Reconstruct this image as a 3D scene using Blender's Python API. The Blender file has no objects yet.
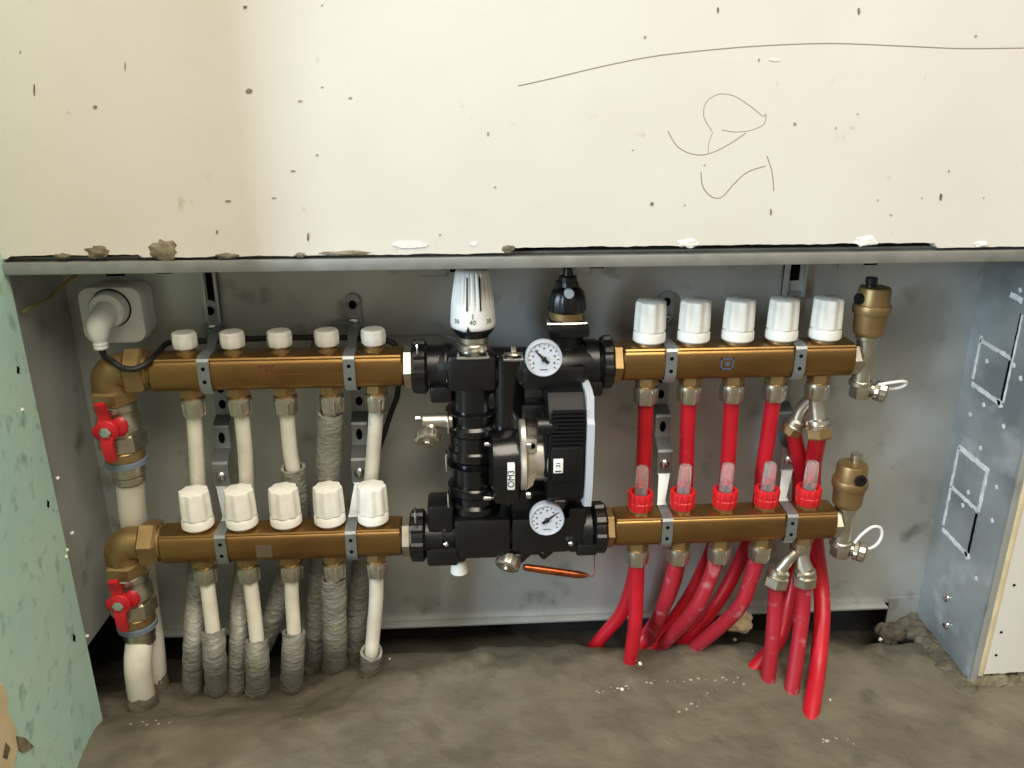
import bpy, bmesh, math, random
from mathutils import Vector, Matrix, noise
random.seed(7)
C = bpy.context.scene.collection
S = bpy.context.scene

# ------------------------------------------------------------------ camera, light, exposure
F_PX, PITCH, YAW, CAM_H = 828.0, math.radians(20), math.radians(3.7), 0.651
cam_data = bpy.data.cameras.new('camera')
cam_data.sensor_fit = 'HORIZONTAL'; cam_data.sensor_width = 36.0
cam_data.lens = 36.0 * F_PX / 1024.0
cam_data.clip_start = 0.02
cam = bpy.data.objects.new('camera', cam_data); C.objects.link(cam)
cam.location = (0, 0, CAM_H)
cam.rotation_euler = (math.pi/2 - PITCH, 0, -YAW)
S.camera = cam

world = bpy.data.worlds.new('room_light'); S.world = world
world.use_nodes = True
wn = world.node_tree.nodes; wl = world.node_tree.links
bg = wn['Background']
tc = wn.new('ShaderNodeTexCoord'); sp = wn.new('ShaderNodeSeparateXYZ')
wl.new(tc.outputs['Generated'], sp.inputs[0])
rampw = wn.new('ShaderNodeValToRGB')
rampw.color_ramp.elements[0].position = 0.0; rampw.color_ramp.elements[0].color = (.30, .28, .23, 1)
rampw.color_ramp.elements[1].position = 1.0; rampw.color_ramp.elements[1].color = (1.0, .94, .80, 1)
mp = wn.new('ShaderNodeMapRange'); mp.inputs['From Min'].default_value = -0.6; mp.inputs['From Max'].default_value = 0.8
wl.new(sp.outputs['Z'], mp.inputs['Value']); wl.new(mp.outputs[0], rampw.inputs[0])
wl.new(rampw.outputs[0], bg.inputs['Color'])
bg.inputs['Strength'].default_value = 0.56

def area(name, loc, target, sx, sy, power, col):
    l = bpy.data.lights.new(name, 'AREA'); l.shape = 'RECTANGLE'; l.size = sx; l.size_y = sy
    l.energy = power; l.color = col
    o = bpy.data.objects.new(name, l); C.objects.link(o); o.location = loc
    o.rotation_euler = (Vector(target) - Vector(loc)).to_track_quat('-Z', 'Y').to_euler()
    return o
area('window_daylight', (-2.62, -1.15, 1.25), (0.1, .8, .35), 0.45, 1.1, 98, (0.66, 0.84, 1.0))
area('overhead_fill', (.35, -.55, 2.5), (-.1, .8, .5), 1.7, 1.5, 76, (1.0, .91, .76))  # added warm fill from overhead, not a window; its source is unseen

S.view_settings.view_transform = 'Standard'
S.view_settings.look = 'None'
S.view_settings.exposure = 0.0
S.view_settings.gamma = 1.0
S.view_settings.use_curve_mapping = False

# ------------------------------------------------------------------ measuring helpers (points in the room from a sight line and a depth)
FW = Vector((math.sin(YAW)*math.cos(PITCH), math.cos(YAW)*math.cos(PITCH), -math.sin(PITCH)))
RT = Vector((math.cos(YAW), -math.sin(YAW), 0)); UP = RT.cross(FW)
CAMP = Vector((0, 0, CAM_H))
def ray(px, py): return FW*F_PX + RT*(px-512) - UP*(py-384)
def P(px, py, Y):
    d = ray(px, py); return CAMP + d*(Y/d.y)
def PX(px, py, X):
    d = ray(px, py); return CAMP + d*(X/d.x)
def floor_z(x, y):
    z = -.004 - .043*(x-.08)
    if x > .6: z = -.004 - .043*.52
    if x < .08: z = -.004 + .0245*(max(x, -.42)-.08)
    u = min(max((y-.735)/.085, 0), 1); v = min(max((-.08-x)/.14, 0), 1)
    z -= .024*u*u*(3-2*u)*v*v*(3-2*v)
    t = min(max((y-.845)/.05, 0), 1); t = t*t*(3-2*t)
    if x > .55: t *= max(0, 1-(x-.57)/.10)
    return max(z - .05*t, -.078)
def FP(px, py):
    p = None; z = 0
    for _ in range(12):
        d = ray(px, py); p = CAMP + d*((z-CAM_H)/d.z); z = floor_z(p.x, min(p.y, .845))
    return p

# ------------------------------------------------------------------ materials
def lin(c): return tuple(((v/255)/12.92 if v/255 <= .04045 else ((v/255+.055)/1.055)**2.4) for v in c)
def mat(name, col, rough=.5, metal=0.0, col2=None, scale=20, lo=.35, hi=.65, bump=0.0, bscale=60, spec=.5, coat=0.0,
        detail=4, rvar=0.0, col3=None, scale3=6, lo3=.5, hi3=.7, stretch=None):
    m = bpy.data.materials.new(name); m.use_nodes = True
    n = m.node_tree.nodes; l = m.node_tree.links; b = n['Principled BSDF']
    b.inputs['Roughness'].default_value = rough; b.inputs['Metallic'].default_value = metal
    b.inputs['Specular IOR Level'].default_value = spec; b.inputs['Coat Weight'].default_value = coat
    c = lin(col) + (1,)
    b.inputs['Base Color'].default_value = c
    tx = n.new('ShaderNodeTexCoord'); vec = tx.outputs['Object']
    if stretch:
        mpn = n.new('ShaderNodeMapping'); mpn.inputs['Scale'].default_value = stretch
        l.new(vec, mpn.inputs['Vector']); vec = mpn.outputs['Vector']
    def ns(sc, dt=4):
        t = n.new('ShaderNodeTexNoise'); t.inputs['Scale'].default_value = sc; t.inputs['Detail'].default_value = dt
        l.new(vec, t.inputs['Vector']); return t
    def rng(src, a, z, t0=0, t1=1):
        r = n.new('ShaderNodeMapRange'); r.inputs['From Min'].default_value = a; r.inputs['From Max'].default_value = z
        r.inputs['To Min'].default_value = t0; r.inputs['To Max'].default_value = t1
        l.new(src, r.inputs['Value']); return r.outputs[0]
    out = None
    if col2:
        t = ns(scale, detail); mx = n.new('ShaderNodeMix'); mx.data_type = 'RGBA'
        mx.inputs['A'].default_value = c; mx.inputs['B'].default_value = lin(col2)+(1,)
        l.new(rng(t.outputs['Fac'], lo, hi), mx.inputs['Factor']); out = mx.outputs['Result']
        if rvar: l.new(rng(t.outputs['Fac'], .3, .7, rough-rvar, rough+rvar), b.inputs['Roughness'])
    if col3:
        t = ns(scale3, 6); mx = n.new('ShaderNodeMix'); mx.data_type = 'RGBA'
        if out: l.new(out, mx.inputs['A'])
        else: mx.inputs['A'].default_value = c
        mx.inputs['B'].default_value = lin(col3)+(1,)
        l.new(rng(t.outputs['Fac'], lo3, hi3), mx.inputs['Factor']); out = mx.outputs['Result']
    if out: l.new(out, b.inputs['Base Color'])
    if bump:
        t = ns(bscale, 5); bp = n.new('ShaderNodeBump'); bp.inputs['Strength'].default_value = bump
        bp.inputs['Distance'].default_value = .004
        l.new(t.outputs['Fac'], bp.inputs['Height']); l.new(bp.outputs[0], b.inputs['Normal'])
    return m
M = {}
M['cream'] = mat('cream_plasterboard', (213,209,200), .75, 0, (206,200,188), 5, .35, .7, .06, 120, spec=.25, col3=(192,184,168), scale3=55, lo3=.71, hi3=.80)
M['cream2'] = mat('cream_board_edge', (226,205,165), .8, 0, (205,188,150), 30)
M['green'] = mat('green_plasterboard', (182,218,204), .8, 0, (194,222,208), 14, .4, .65, .12, 90, spec=.2, col3=(150,184,168), scale3=55, lo3=.56, hi3=.72)
M['galv'] = mat('galvanised_sheet', (192,194,190), .42, .5, (166,168,164), 9, .35, .7, .03, 200, rvar=.08, col3=(120,118,108), scale3=22, lo3=.60, hi3=.78)
M['galv_dusty'] = mat('dusty_galvanised_sheet', (176,182,182), .48, .4, (134,140,142), 11, .38, .66, .05, 150, rvar=.08, col3=(222,226,226), scale3=17, lo3=.58, hi3=.82)
M['zinc'] = mat('zinc_strap', (160,166,168), .4, .7, (140,145,146), 30, .3, .7)
M['rail'] = mat('dull_zinc_rail', (158,158,152), .55, .6, (138,138,132), 40, .35, .7)
M['steel'] = mat('bright_screw', (215,215,212), .2, 1.0)
M['brass'] = mat('aged_brass', (154,120,72), .34, .9, (126,96,56), 25, .4, .68, .02, 300, rvar=.06, col3=(112,82,48), scale3=60, lo3=.62, hi3=.76, stretch=(.35,1,1))
M['brass_cast'] = mat('cast_brass', (166,140,98), .45, .82, (144,118,78), 40, .3, .7, .05, 300)
M['nickel'] = mat('nickel_plating', (200,194,180), .32, .95, (178,168,148), 50, .35, .7)
M['white'] = mat('white_plastic', (236,235,230), .42, 0, spec=.4)
M['cap_white'] = mat('dusty_white_cap', (240,238,230), .5, 0, (226,222,210), 60, .4, .7, spec=.35)
M['pex_white'] = mat('white_pipe', (226,222,208), .42, 0, (212,206,190), 40, .4, .7, spec=.4, col3=(150,140,120), scale3=90, lo3=.70, hi3=.78)
M['pex_red'] = mat('red_pipe', (188,24,40), .38, 0, (172,20,36), 40, .4, .7, spec=.4, col3=(196,84,92), scale3=75, lo3=.66, hi3=.82)
M['pex_dusty'] = mat('dusty_red_pipe', (164,32,46), .5, 0, (150,38,50), 30, .4, .7, spec=.3, col3=(188,124,128), scale3=60, lo3=.58, hi3=.80)
M['red'] = mat('red_plastic', (214,34,40), .35, 0, (200,28,36), 60, spec=.5)
M['lever'] = mat('red_lever', (190,26,38), .4, 0, (172,22,34), 60, spec=.5)
M['foam'] = mat('grey_insulation_film', (150,148,140), .45, .15, (126,124,116), 30, .35, .7, .8, 95, spec=.5, col3=(100,94,80), scale3=45, lo3=.58, hi3=.75, stretch=(1,1,2.2))
M['foam_dirty'] = mat('muddy_insulation_film', (132,124,108), .8, .05, (104,97,84), 45, .35, .65, .5, 120, spec=.2)
M['black'] = mat('black_plastic', (13,13,14), .34, 0, (20,20,21), 60, .45, .75, .05, 250, spec=.5)
M['black_gloss'] = mat('glossy_black_casting', (11,11,12), .2, 0, spec=.6, bump=.03, bscale=200)
M['motor'] = mat('black_motor_casing', (14,14,15), .5, 0, spec=.3)
M['rubber'] = mat('black_cable', (22,22,22), .55, 0)
M['dark'] = mat('dark_hole', (8,8,8), .9, 0, spec=.1)
M['dial'] = mat('white_dial', (198,203,212), .4, 0)
M['ink'] = mat('black_print', (25,25,28), .6, 0)
M['chalk'] = mat('chalky_screed', (172,166,150), .9, 0, (140,134,118), 80, bump=.3)
M['fleck'] = mat('grey_fleck', (150,138,122), .8, 0)
M['pencil'] = mat('graphite_line', (140,128,118), .8, 0)
M['alu'] = mat('cast_aluminium', (214,206,192), .38, .75, (186,178,164), 30, .3, .7, .06, 120)
M['plate'] = mat('light_grey_plate', (186,190,197), .35, 0)
M['copper'] = mat('copper_bulb', (178,98,58), .32, .95, (140,72,42), 60)
M['mortar'] = mat('grey_mortar', (142,132,112), .95, 0, (108,98,80), 60, .35, .65, .6, 150, spec=.1)
M['mortar_dark'] = mat('damp_mortar', (104,98,84), .85, 0, (78,73,62), 60, .35, .65, .6, 150, spec=.2)
M['white_plaster'] = mat('white_plaster', (238,236,228), .85, 0, (214,210,200), 80, .4, .7, .3, 160)
M['smear'] = mat('plaster_smear', (236,236,232), .85, 0, (206,208,206), 90, .35, .65, .4, 160)
M['floor'] = mat('screed', (114,108,92), .55, 0, (96,90,76), 14, .38, .62, .5, 70, spec=.4, rvar=.14, col3=(82,77,66), scale3=23, lo3=.55, hi3=.78, detail=8)
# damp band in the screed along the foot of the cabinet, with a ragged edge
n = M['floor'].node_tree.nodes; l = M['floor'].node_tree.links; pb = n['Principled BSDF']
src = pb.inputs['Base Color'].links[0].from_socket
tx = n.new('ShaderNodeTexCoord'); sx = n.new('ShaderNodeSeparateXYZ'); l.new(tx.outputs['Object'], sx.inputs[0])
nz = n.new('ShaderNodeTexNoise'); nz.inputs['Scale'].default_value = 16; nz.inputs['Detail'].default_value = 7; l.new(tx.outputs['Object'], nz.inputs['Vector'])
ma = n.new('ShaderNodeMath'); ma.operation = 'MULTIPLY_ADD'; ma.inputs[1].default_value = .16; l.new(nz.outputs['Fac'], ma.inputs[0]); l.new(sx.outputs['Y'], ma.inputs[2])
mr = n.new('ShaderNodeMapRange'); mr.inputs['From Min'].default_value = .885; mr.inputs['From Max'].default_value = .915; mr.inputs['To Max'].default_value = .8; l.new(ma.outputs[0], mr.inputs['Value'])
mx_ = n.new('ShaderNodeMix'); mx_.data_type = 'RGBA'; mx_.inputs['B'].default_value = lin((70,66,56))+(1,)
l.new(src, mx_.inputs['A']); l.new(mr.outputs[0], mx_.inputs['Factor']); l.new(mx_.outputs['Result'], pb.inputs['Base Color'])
M['masonry'] = mat('dark_masonry', (52,48,42), .95, 0, (36,33,29), 20)
M['earth_wire'] = mat('yellow_wire', (170,140,70), .5, 0, (110,130,60), 30)
M['blue_print'] = mat('blue_mark', (70,86,110), .6, 0)
M['red_print'] = mat('red_mark', (124,66,40), .6, 0)
M['grey_print'] = mat('grey_mark', (96,84,66), .6, 0)
M['blue_ring'] = mat('blue_washer', (112,124,136), .5, .1)
gl = bpy.data.materials.new('clear_plastic'); gl.use_nodes = True
b = gl.node_tree.nodes['Principled BSDF']
b.inputs['Base Color'].default_value = (.97,.95,.95,1); b.inputs['Roughness'].default_value = .12
b.inputs['Transmission Weight'].default_value = .85; b.inputs['IOR'].default_value = 1.25
M['clear'] = gl

# ------------------------------------------------------------------ mesh building
def basis(d):
    d = Vector(d).normalized()
    a = Vector((0,0,1)) if abs(d.z) < .9 else Vector((0,1,0))
    u = d.cross(a).normalized(); w = u.cross(d).normalized()
    return d, u, w
class MB:
    def __init__(s): s.v = []; s.f = []
    def add(s, vs, fs):
        o = len(s.v); s.v += [Vector(v) for v in vs]; s.f += [tuple(i+o for i in f) for f in fs]; return s
    def box(s, lo, hi, bev=0.0, rot=None, seg=2):
        lo = Vector(lo); hi = Vector(hi); bm = bmesh.new(); bmesh.ops.create_cube(bm, size=1)
        c = (lo+hi)/2; sz = hi-lo
        for v in bm.verts: v.co = Vector((v.co.x*sz.x, v.co.y*sz.y, v.co.z*sz.z))
        if bev: bmesh.ops.bevel(bm, geom=bm.edges[:], offset=min(bev, min(sz)*.45), segments=seg, affect='EDGES', profile=.5)
        if rot:
            for v in bm.verts: v.co = rot @ v.co
        for v in bm.verts: v.co += c
        bm.verts.index_update()
        s.add([v.co for v in bm.verts], [[v.index for v in f.verts] for f in bm.faces]); bm.free(); return s
    def lathe(s, o, axis, prof, n=24, fn=None, phase=0.0, caps=True):
        d, u, w = basis(axis); o = Vector(o); vs = []; fs = []
        for (t, r) in prof:
            for k in range(n):
                a = 2*math.pi*k/n + phase
                rr = r*(fn(a, t) if fn else 1)
                vs.append(o + d*t + (u*math.cos(a) + w*math.sin(a))*rr)
        m = len(prof)
        for i in range(m-1):
            for k in range(n):
                k2 = (k+1) % n
                fs.append((i*n+k, i*n+k2, (i+1)*n+k2, (i+1)*n+k))
        if caps:
            fs.append(tuple(range(n-1, -1, -1))); fs.append(tuple((m-1)*n+k for k in range(n)))
        return s.add(vs, fs)
    def cyl(s, a, b, r, n=24, bev=.0008, r2=None):
        a = Vector(a); b = Vector(b); L = (b-a).length; r2 = r if r2 is None else r2
        e = min(bev, L*.3)
        return s.lathe(a, b-a, [(0, r-e), (e, r), (L-e, r2), (L, r2-e)], n)
    def hexn(s, a, b, r, phase=0.0, n=6):
        a = Vector(a); b = Vector(b); L = (b-a).length; e = L*.13
        return s.lathe(a, b-a, [(0, r*.88), (e, r), (L-e, r), (L, r*.88)], n, phase=phase)
    def tube(s, path, r, n=16, smooth=6, jit=0.0, closed_ends=True, seed=0):
        pts = [Vector(p) for p in path]
        rad = list(r) if isinstance(r, (list, tuple)) else [r]*len(pts)
        if smooth and len(pts) > 2:
            q = []; rq = []
            for i in range(len(pts)-1):
                p0 = pts[max(i-1,0)]; p1 = pts[i]; p2 = pts[i+1]; p3 = pts[min(i+2, len(pts)-1)]
                for j in range(smooth):
                    t = j/smooth
                    q.append(.5*((2*p1) + (p2-p0)*t + (2*p0-5*p1+4*p2-p3)*t*t + (3*p1-p0-3*p2+p3)*t**3))
                    rq.append(rad[i]*(1-t)+rad[i+1]*t)
            q.append(pts[-1]); rq.append(rad[-1]); pts, rad = q, rq
        vs = []; fs = []; m = len(pts)
        d0 = (pts[1]-pts[0]).normalized(); _, u, w = basis(d0)
        for i, p in enumerate(pts):
            d = (pts[min(i+1, m-1)] - pts[max(i-1, 0)]).normalized()
            u = (u - d*u.dot(d)).normalized(); w = d.cross(u)
            for k in range(n):
                a = 2*math.pi*k/n
                o = (u*math.cos(a)+w*math.sin(a))
                rr = rad[i]
                if jit: rr *= 1 + jit*noise.noise((p+o*rad[i])*90 + Vector((seed*7.3, 0, 0)))
                vs.append(p + o*rr)
        for i in range(m-1):
            for k in range(n):
                k2 = (k+1) % n; fs.append((i*n+k, i*n+k2, (i+1)*n+k2, (i+1)*n+k))
        if closed_ends: fs.append(tuple(range(n-1,-1,-1))); fs.append(tuple((m-1)*n+k for k in range(n)))
        return s.add(vs, fs)
    def prism(s, poly, ext):
        """poly: 3-D outline; ext: extrusion vector"""
        poly = [Vector(p) for p in poly]; e = Vector(ext); n = len(poly)
        fs = [tuple(range(n)), tuple(range(2*n-1, n-1, -1))]
        fs += [(i+n, (i+1) % n + n, (i+1) % n, i) for i in range(n)]
        return s.add(poly + [p+e for p in poly], fs)
    def ribbon(s, pts, wdir, widths, th):
        """strap of width w along wdir through pts (centre), thickness th"""
        pts = [Vector(p) for p in pts]; wd = Vector(wdir).normalized(); m = len(pts); vs = []; fs = []
        if not isinstance(widths, (list, tuple)): widths = [widths]*m
        for i, p in enumerate(pts):
            d = (pts[min(i+1,m-1)]-pts[max(i-1,0)]).normalized(); nn = d.cross(wd).normalized()*th/2
            h = wd*widths[i]/2
            vs += [p-h-nn, p+h-nn, p+h+nn, p-h+nn]
        for i in range(m-1):
            for k in range(4): fs.append((i*4+k, i*4+(k+1)%4, (i+1)*4+(k+1)%4, (i+1)*4+k))
        fs.append((3,2,1,0)); fs.append(tuple((m-1)*4+k for k in range(4)))
        return s.add(vs, fs)
    def text(s, body, size, c, right, up, depth=.0003):
        cu = bpy.data.curves.new('t', 'FONT'); cu.body = body; cu.size = size; cu.align_x = 'CENTER'; cu.align_y = 'CENTER'; cu.extrude = depth
        o = bpy.data.objects.new('t', cu); C.objects.link(o)
        dg = bpy.context.evaluated_depsgraph_get(); me = bpy.data.meshes.new_from_object(o.evaluated_get(dg))
        r = Vector(right).normalized(); u = Vector(up).normalized(); nn = r.cross(u); c = Vector(c)
        s.add([c + r*v.co.x + u*v.co.y + nn*v.co.z for v in me.vertices], [tuple(p.vertices) for p in me.polygons])
        bpy.data.objects.remove(o); bpy.data.curves.remove(cu); bpy.data.meshes.remove(me); return s
    def blob(s, c, r, amp=.35, sub=3, sc=None, seed=0):
        bm = bmesh.new(); bmesh.ops.create_icosphere(bm, subdivisions=sub, radius=1); r = Vector(r) if not isinstance(r, float) else Vector((r,r,r))
        for v in bm.verts:
            k = 1 + amp*noise.noise(v.co*1.7 + Vector((seed*3.1, seed, 0))) + amp*.5*noise.noise(v.co*4 + Vector((seed, 0, 0)))
            v.co = Vector((v.co.x*r.x, v.co.y*r.y, v.co.z*r.z))*k + Vector(c)
        bm.verts.index_update(); s.add([v.co for v in bm.verts], [[v.index for v in f.verts] for f in bm.faces]); bm.free(); return s
    def build(s, name, m, parent=None, ang=32, label=None, kind=None):
        me = bpy.data.meshes.new(name); off = Vector((0,0,0)); q = parent
        while q: off += q.location; q = q.parent
        me.from_pydata([v-off for v in s.v], [], s.f); me.materials.append(M[m] if isinstance(m, str) else m)
        bm = bmesh.new(); bm.from_mesh(me); bmesh.ops.recalc_face_normals(bm, faces=bm.faces); bm.to_mesh(me); bm.free()
        for p in me.polygons: p.use_smooth = True
        me.set_sharp_from_angle(angle=math.radians(ang))
        o = bpy.data.objects.new(name, me); C.objects.link(o); o.parent = parent
        if label: o['label'] = label
        if kind: o['kind'] = kind
        return o
def thing(name, label, cat, loc, group=None):
    o = bpy.data.objects.new(name, None); C.objects.link(o); o.location = loc; o.empty_display_size = .02
    o['label'] = label; o['category'] = cat
    if group: o['group'] = group
    return o
def tag(o, label, cat, group=None):
    o['label'] = label; o['category'] = cat
    if group: o['group'] = group
    return o
def copy_part(o, parent, dx):
    """copy a part and its sub-parts onto parent, moved along by dx"""
    c = o.copy(); C.objects.link(c); c.parent = parent; c.location = o.location + Vector(dx)
    for g in o.children:
        d = g.copy(); C.objects.link(d); d.parent = c
    return c
X = Vector((1,0,0)); Yv = Vector((0,1,0)); Z = Vector((0,0,1))

# ------------------------------------------------------------------ the setting
WY = .772                          # face of the wall
# floor
xs = [-3,-2,-1.3,-.9,-.7] + [-.56+.005*i for i in range(255)] + [.78,.9,1.2,2,3]
ys = [-3,-1.5,-.5,0,.3,.5] + [.60+.005*i for i in range(68)] + [.95]
vs = []
for y in ys:
    for x in xs:
        p = Vector((x,y,0))
        z = floor_z(x,y)
        if -.6 < x < .8 and y > .58:
            z += .0032*noise.noise(p*9) + .0022*noise.noise(p*26) + .0012*noise.noise(p*60) + .0004*noise.noise(p*130)
            if y > .83: z += .007*noise.noise(p*30)
        vs.append((x,y,z))
nx = len(xs)
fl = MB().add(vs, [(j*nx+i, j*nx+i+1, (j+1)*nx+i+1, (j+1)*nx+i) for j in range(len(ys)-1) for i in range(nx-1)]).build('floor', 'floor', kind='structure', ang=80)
ck = MB()
for path, n_ in (([(598,694),(620,688),(650,684),(690,680),(720,679),(748,682)],26), ([(120,730),(150,722),(178,724)],10), ([(680,712),(700,702),(720,690)],9), ([(820,742),(835,738),(850,744)],7)):
    for k in range(n_):
        u = k/(n_-1)*(len(path)-1); i = min(int(u), len(path)-2); u -= i
        px = path[i][0]*(1-u)+path[i+1][0]*u + random.uniform(-4,4); py = path[i][1]*(1-u)+path[i+1][1]*u + random.uniform(-3,3)
        g = FP(px, py); r = random.uniform(.0004,.0012)
        ck.blob(g+Vector((0,0,.0005)), Vector((r*2.2, r*1.6, r)), .5, 1, seed=k)
mf = MB()
for k in range(22):
    u = k/21; y = .768+.130*u
    mf.blob((.594-.004*noise.noise(Vector((k*.9,0,0))), y, floor_z(.59, min(y,.845))-.007+.004*u), Vector((.015+.005*math.sin(k*2.3),.014,.009+.004*u)), .3, 3, seed=k)
for k in range(8): mf.blob((.560+.005*k, .893, -.040), Vector((.016,.014,.014)), .3, 3, seed=k+40)
mf.build('mortar_fillet', 'mortar_dark', fl, kind='structure')
ck.build('chalky_streak', 'chalk', fl, kind='stuff')

def ragged(x0, x1, z, amp, step=.004, seed=0):
    n = int((x1-x0)/step); return [(x0+(x1-x0)*i/n, z + amp*(noise.noise(Vector((i*.13, seed, 0)))+.6*noise.noise(Vector((i*.5, seed, 3))))) for i in range(n+1)]
# wall above the cabinet: the board with a broken lower edge
gaps = [(P(x,260,WY).x) for x in (10,140,505,935)]
def low(x):
    if gaps[0] < x < gaps[1]: return .5035
    if gaps[2] < x < gaps[3]: return .5055
    return .5005
edge = [(x, low(x)+dz-.5) for x, dz in ragged(-.413, 1.6, .5, .0011, seed=2)]
wf = MB().prism([(x, WY, z) for x, z in edge] + [(1.6, WY, 1.6), (-.413, WY, 1.6)], (0, .0125, 0)).build('wall_front', 'cream', kind='structure')
MB().box((-.6,.7855,.5052),(1.6,1.0,1.6)).build('wall_core', 'masonry', kind='structure')
MB().box((-.6,.945,-.14),(1.6,1.0,.5052)).build('wall_back', 'masonry', kind='structure')
# marks on the wall board
def line_on_wall(pts, w, name='pencil_line'):
    q = [P(x,y,WY-.0002) for x,y in pts]
    mb = MB(); mb.tube(q, w, 6, 6)
    for v in mb.v: v.y = WY + (v.y-WY)*.15
    return mb.build(name, 'pencil', wf)
line_on_wall([(518,86),(550,79),(600,67),(650,57),(700,51),(760,46),(830,43.5),(900,46),(960,48.5),(1024,48)], .0006)
line_on_wall([(668,131),(677,146),(692,154),(708,154),(728,145),(746,133)], .0005)
line_on_wall([(712,131),(704,117),(706,103),(718,94.5),(734,96),(750,106),(763,116),(766,114),(764,124),(752,130),(736,132),(722,130)], .0004)
line_on_wall([(708,154),(709,143),(713,132)], .0003)
line_on_wall([(701,172),(703,187),(712,197),(722,197),(734,184),(748,172),(766,166)], .0005)
line_on_wall([(767,156),(772,172),(774,191)], .0005)
def fleck(px, py, w, h, m='mortar', name='wall_fleck', d=.0006, seed=0):
    n = 12; poly = []
    w *= .68; h *= .7
    for k in range(n):
        a = 2*math.pi*k/n; r = 1+.35*noise.noise(Vector((math.cos(a)*2, math.sin(a)*2, seed*1.7+px*.1)))
        poly.append(P(px+w*r*math.cos(a), py+h*r*math.sin(a), WY-d))
    return MB().prism(poly, (0,d+.0005,0)).build(name, m, wf)
for i,(x,y,w,h) in enumerate([(249,91,5,3.5),(300,101,3,1.3),(350,98,2.5,1.5),(322,87,2,1),(317,155,1.5,1.5),(293,171,3.5,1.2),(228,201,4.5,1.3),(274,198,3,1),(245,7,2.5,2),(322,5,1.5,1),(217,232,1.5,3),(95,107,3,2.5),(488,134,1.2,3),(495,187,1.3,1.3),(440,235,1.5,1.3),
        (645,37,2,2),(718,10,1.6,4),(859,11,1.6,5),(976,36,1.8,1.6),(759,60,1,2.5),(633,150,1,1),(795,124,2,2),(836,128,1.2,1.2),(858,114,1.2,1.2),(652,204,2.4,2.4),(685,205,1.3,1),(705,165,1.2,1),(949,171,1.4,1.4),(891,215,1.3,1.3),(941,197,1.8,5),(984,198,1,1),(922,198,1,1),(878,200,1,1),(771,212,1,5),
        (125,66,1,6),(34,90,1,9),(308,237,1.5,6),(20,52,1,2)]):
    fleck(x, y, w, h, 'mortar' if w*h > 4 else 'fleck', seed=i)
fleck(410,245,26,4.5,'white_plaster','plaster_chip',.0010); fleck(474,244,5,3,'white_plaster','plaster_chip'); fleck(775,60,8,1.6,'white_plaster','plaster_chip')
fleck(470,117,.8,2.5,'white_plaster','plaster_chip')
for i,(x,y,w,h) in enumerate([(165,250,12,8),(97,252,10,5),(62,256,6,2.5),(226,256,9,2.5),(300,255,5,2),(345,253,22,2),(508,249,5,3),(688,243,9,4),(866,241,10,4),(980,244,7,2.5)]):
    c = P(x,y,WY); k = .00105
    MB().blob(c, Vector((w*k, .0016, h*k)), .55, 3, seed=i).build('mortar_lump', 'mortar' if i < 7 else 'white_plaster', wf)
# left: the green board, a short return towards the room
gb = [( -.4135,.778), (-.388,.602)]
gp = MB()
outer = [(-.4135,.7785,-.06),(-.4135,.7785,1.6),(-.3945,.585,1.6),(-.3945,.585,-.06)]
gp.prism(outer, (-.0125,-.0015,0))
wlft = gp.build('wall_left', 'green', kind='structure')
MB().box((-.56,.597,.062),(-.4275,.945,1.6)).build('wall_left_core', 'masonry', kind='structure')
MB().box((-.66,.597,-.14),(-.56,.945,1.6)).build('wall_left_core', 'masonry', kind='structure')
MB().box((-.56,.597,-.14),(-.4275,.66,.062)).build('wall_left_core', 'masonry', kind='structure')
# broken lower corner of the green board showing cream core
gdir = (Vector((-.3945,.585,0))-Vector((-.4135,.7785,0))).normalized(); gn = Vector((-gdir.y, gdir.x, 0)); gn = gn if gn.x > 0 else -gn
def green_pt(px, py):
    d = ray(px,py); n = gn; o = Vector((-.4135,.7785,0)); t = (o-CAMP).dot(n)/d.dot(n); return CAMP + d*t
def green_patch(poly, m, name, d=.0012):
    q = [green_pt(x,y)+gn*d for x,y in poly]; MB().prism(q, -gn*(d+.0008)).build(name, m, wlft)
green_patch([(-14,690),(2,684),(7,700),(6,712),(13,724),(18,742),(12,768),(8,800),(-14,800)], 'cream2', 'board_core')
green_patch([(4,742),(9,748),(6,760),(1,758)], 'mortar', 'chip')
green_patch([(14,736),(24,738),(33,747),(22,753),(16,748)], 'mortar', 'chip')
for i,(x,y,w,h) in enumerate([(48,504,1,4),(18,370,1.2,4),(74,638,1.2,4),(3,696,1.2,5)]):
    green_patch([(x-w,y-h),(x+w,y-h*.6),(x+w,y+h),(x-w,y+h*.7)], 'dark', 'screw_hole', .0004)
for i,(x,y) in enumerate([(58,478),(67,550),(72,533),(87,636),(22,410),(66,557)]):
    MB().blob(green_pt(x,y), .0019, .5, 2, seed=i).build('plaster_crumb', 'white_plaster', wlft)
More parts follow.
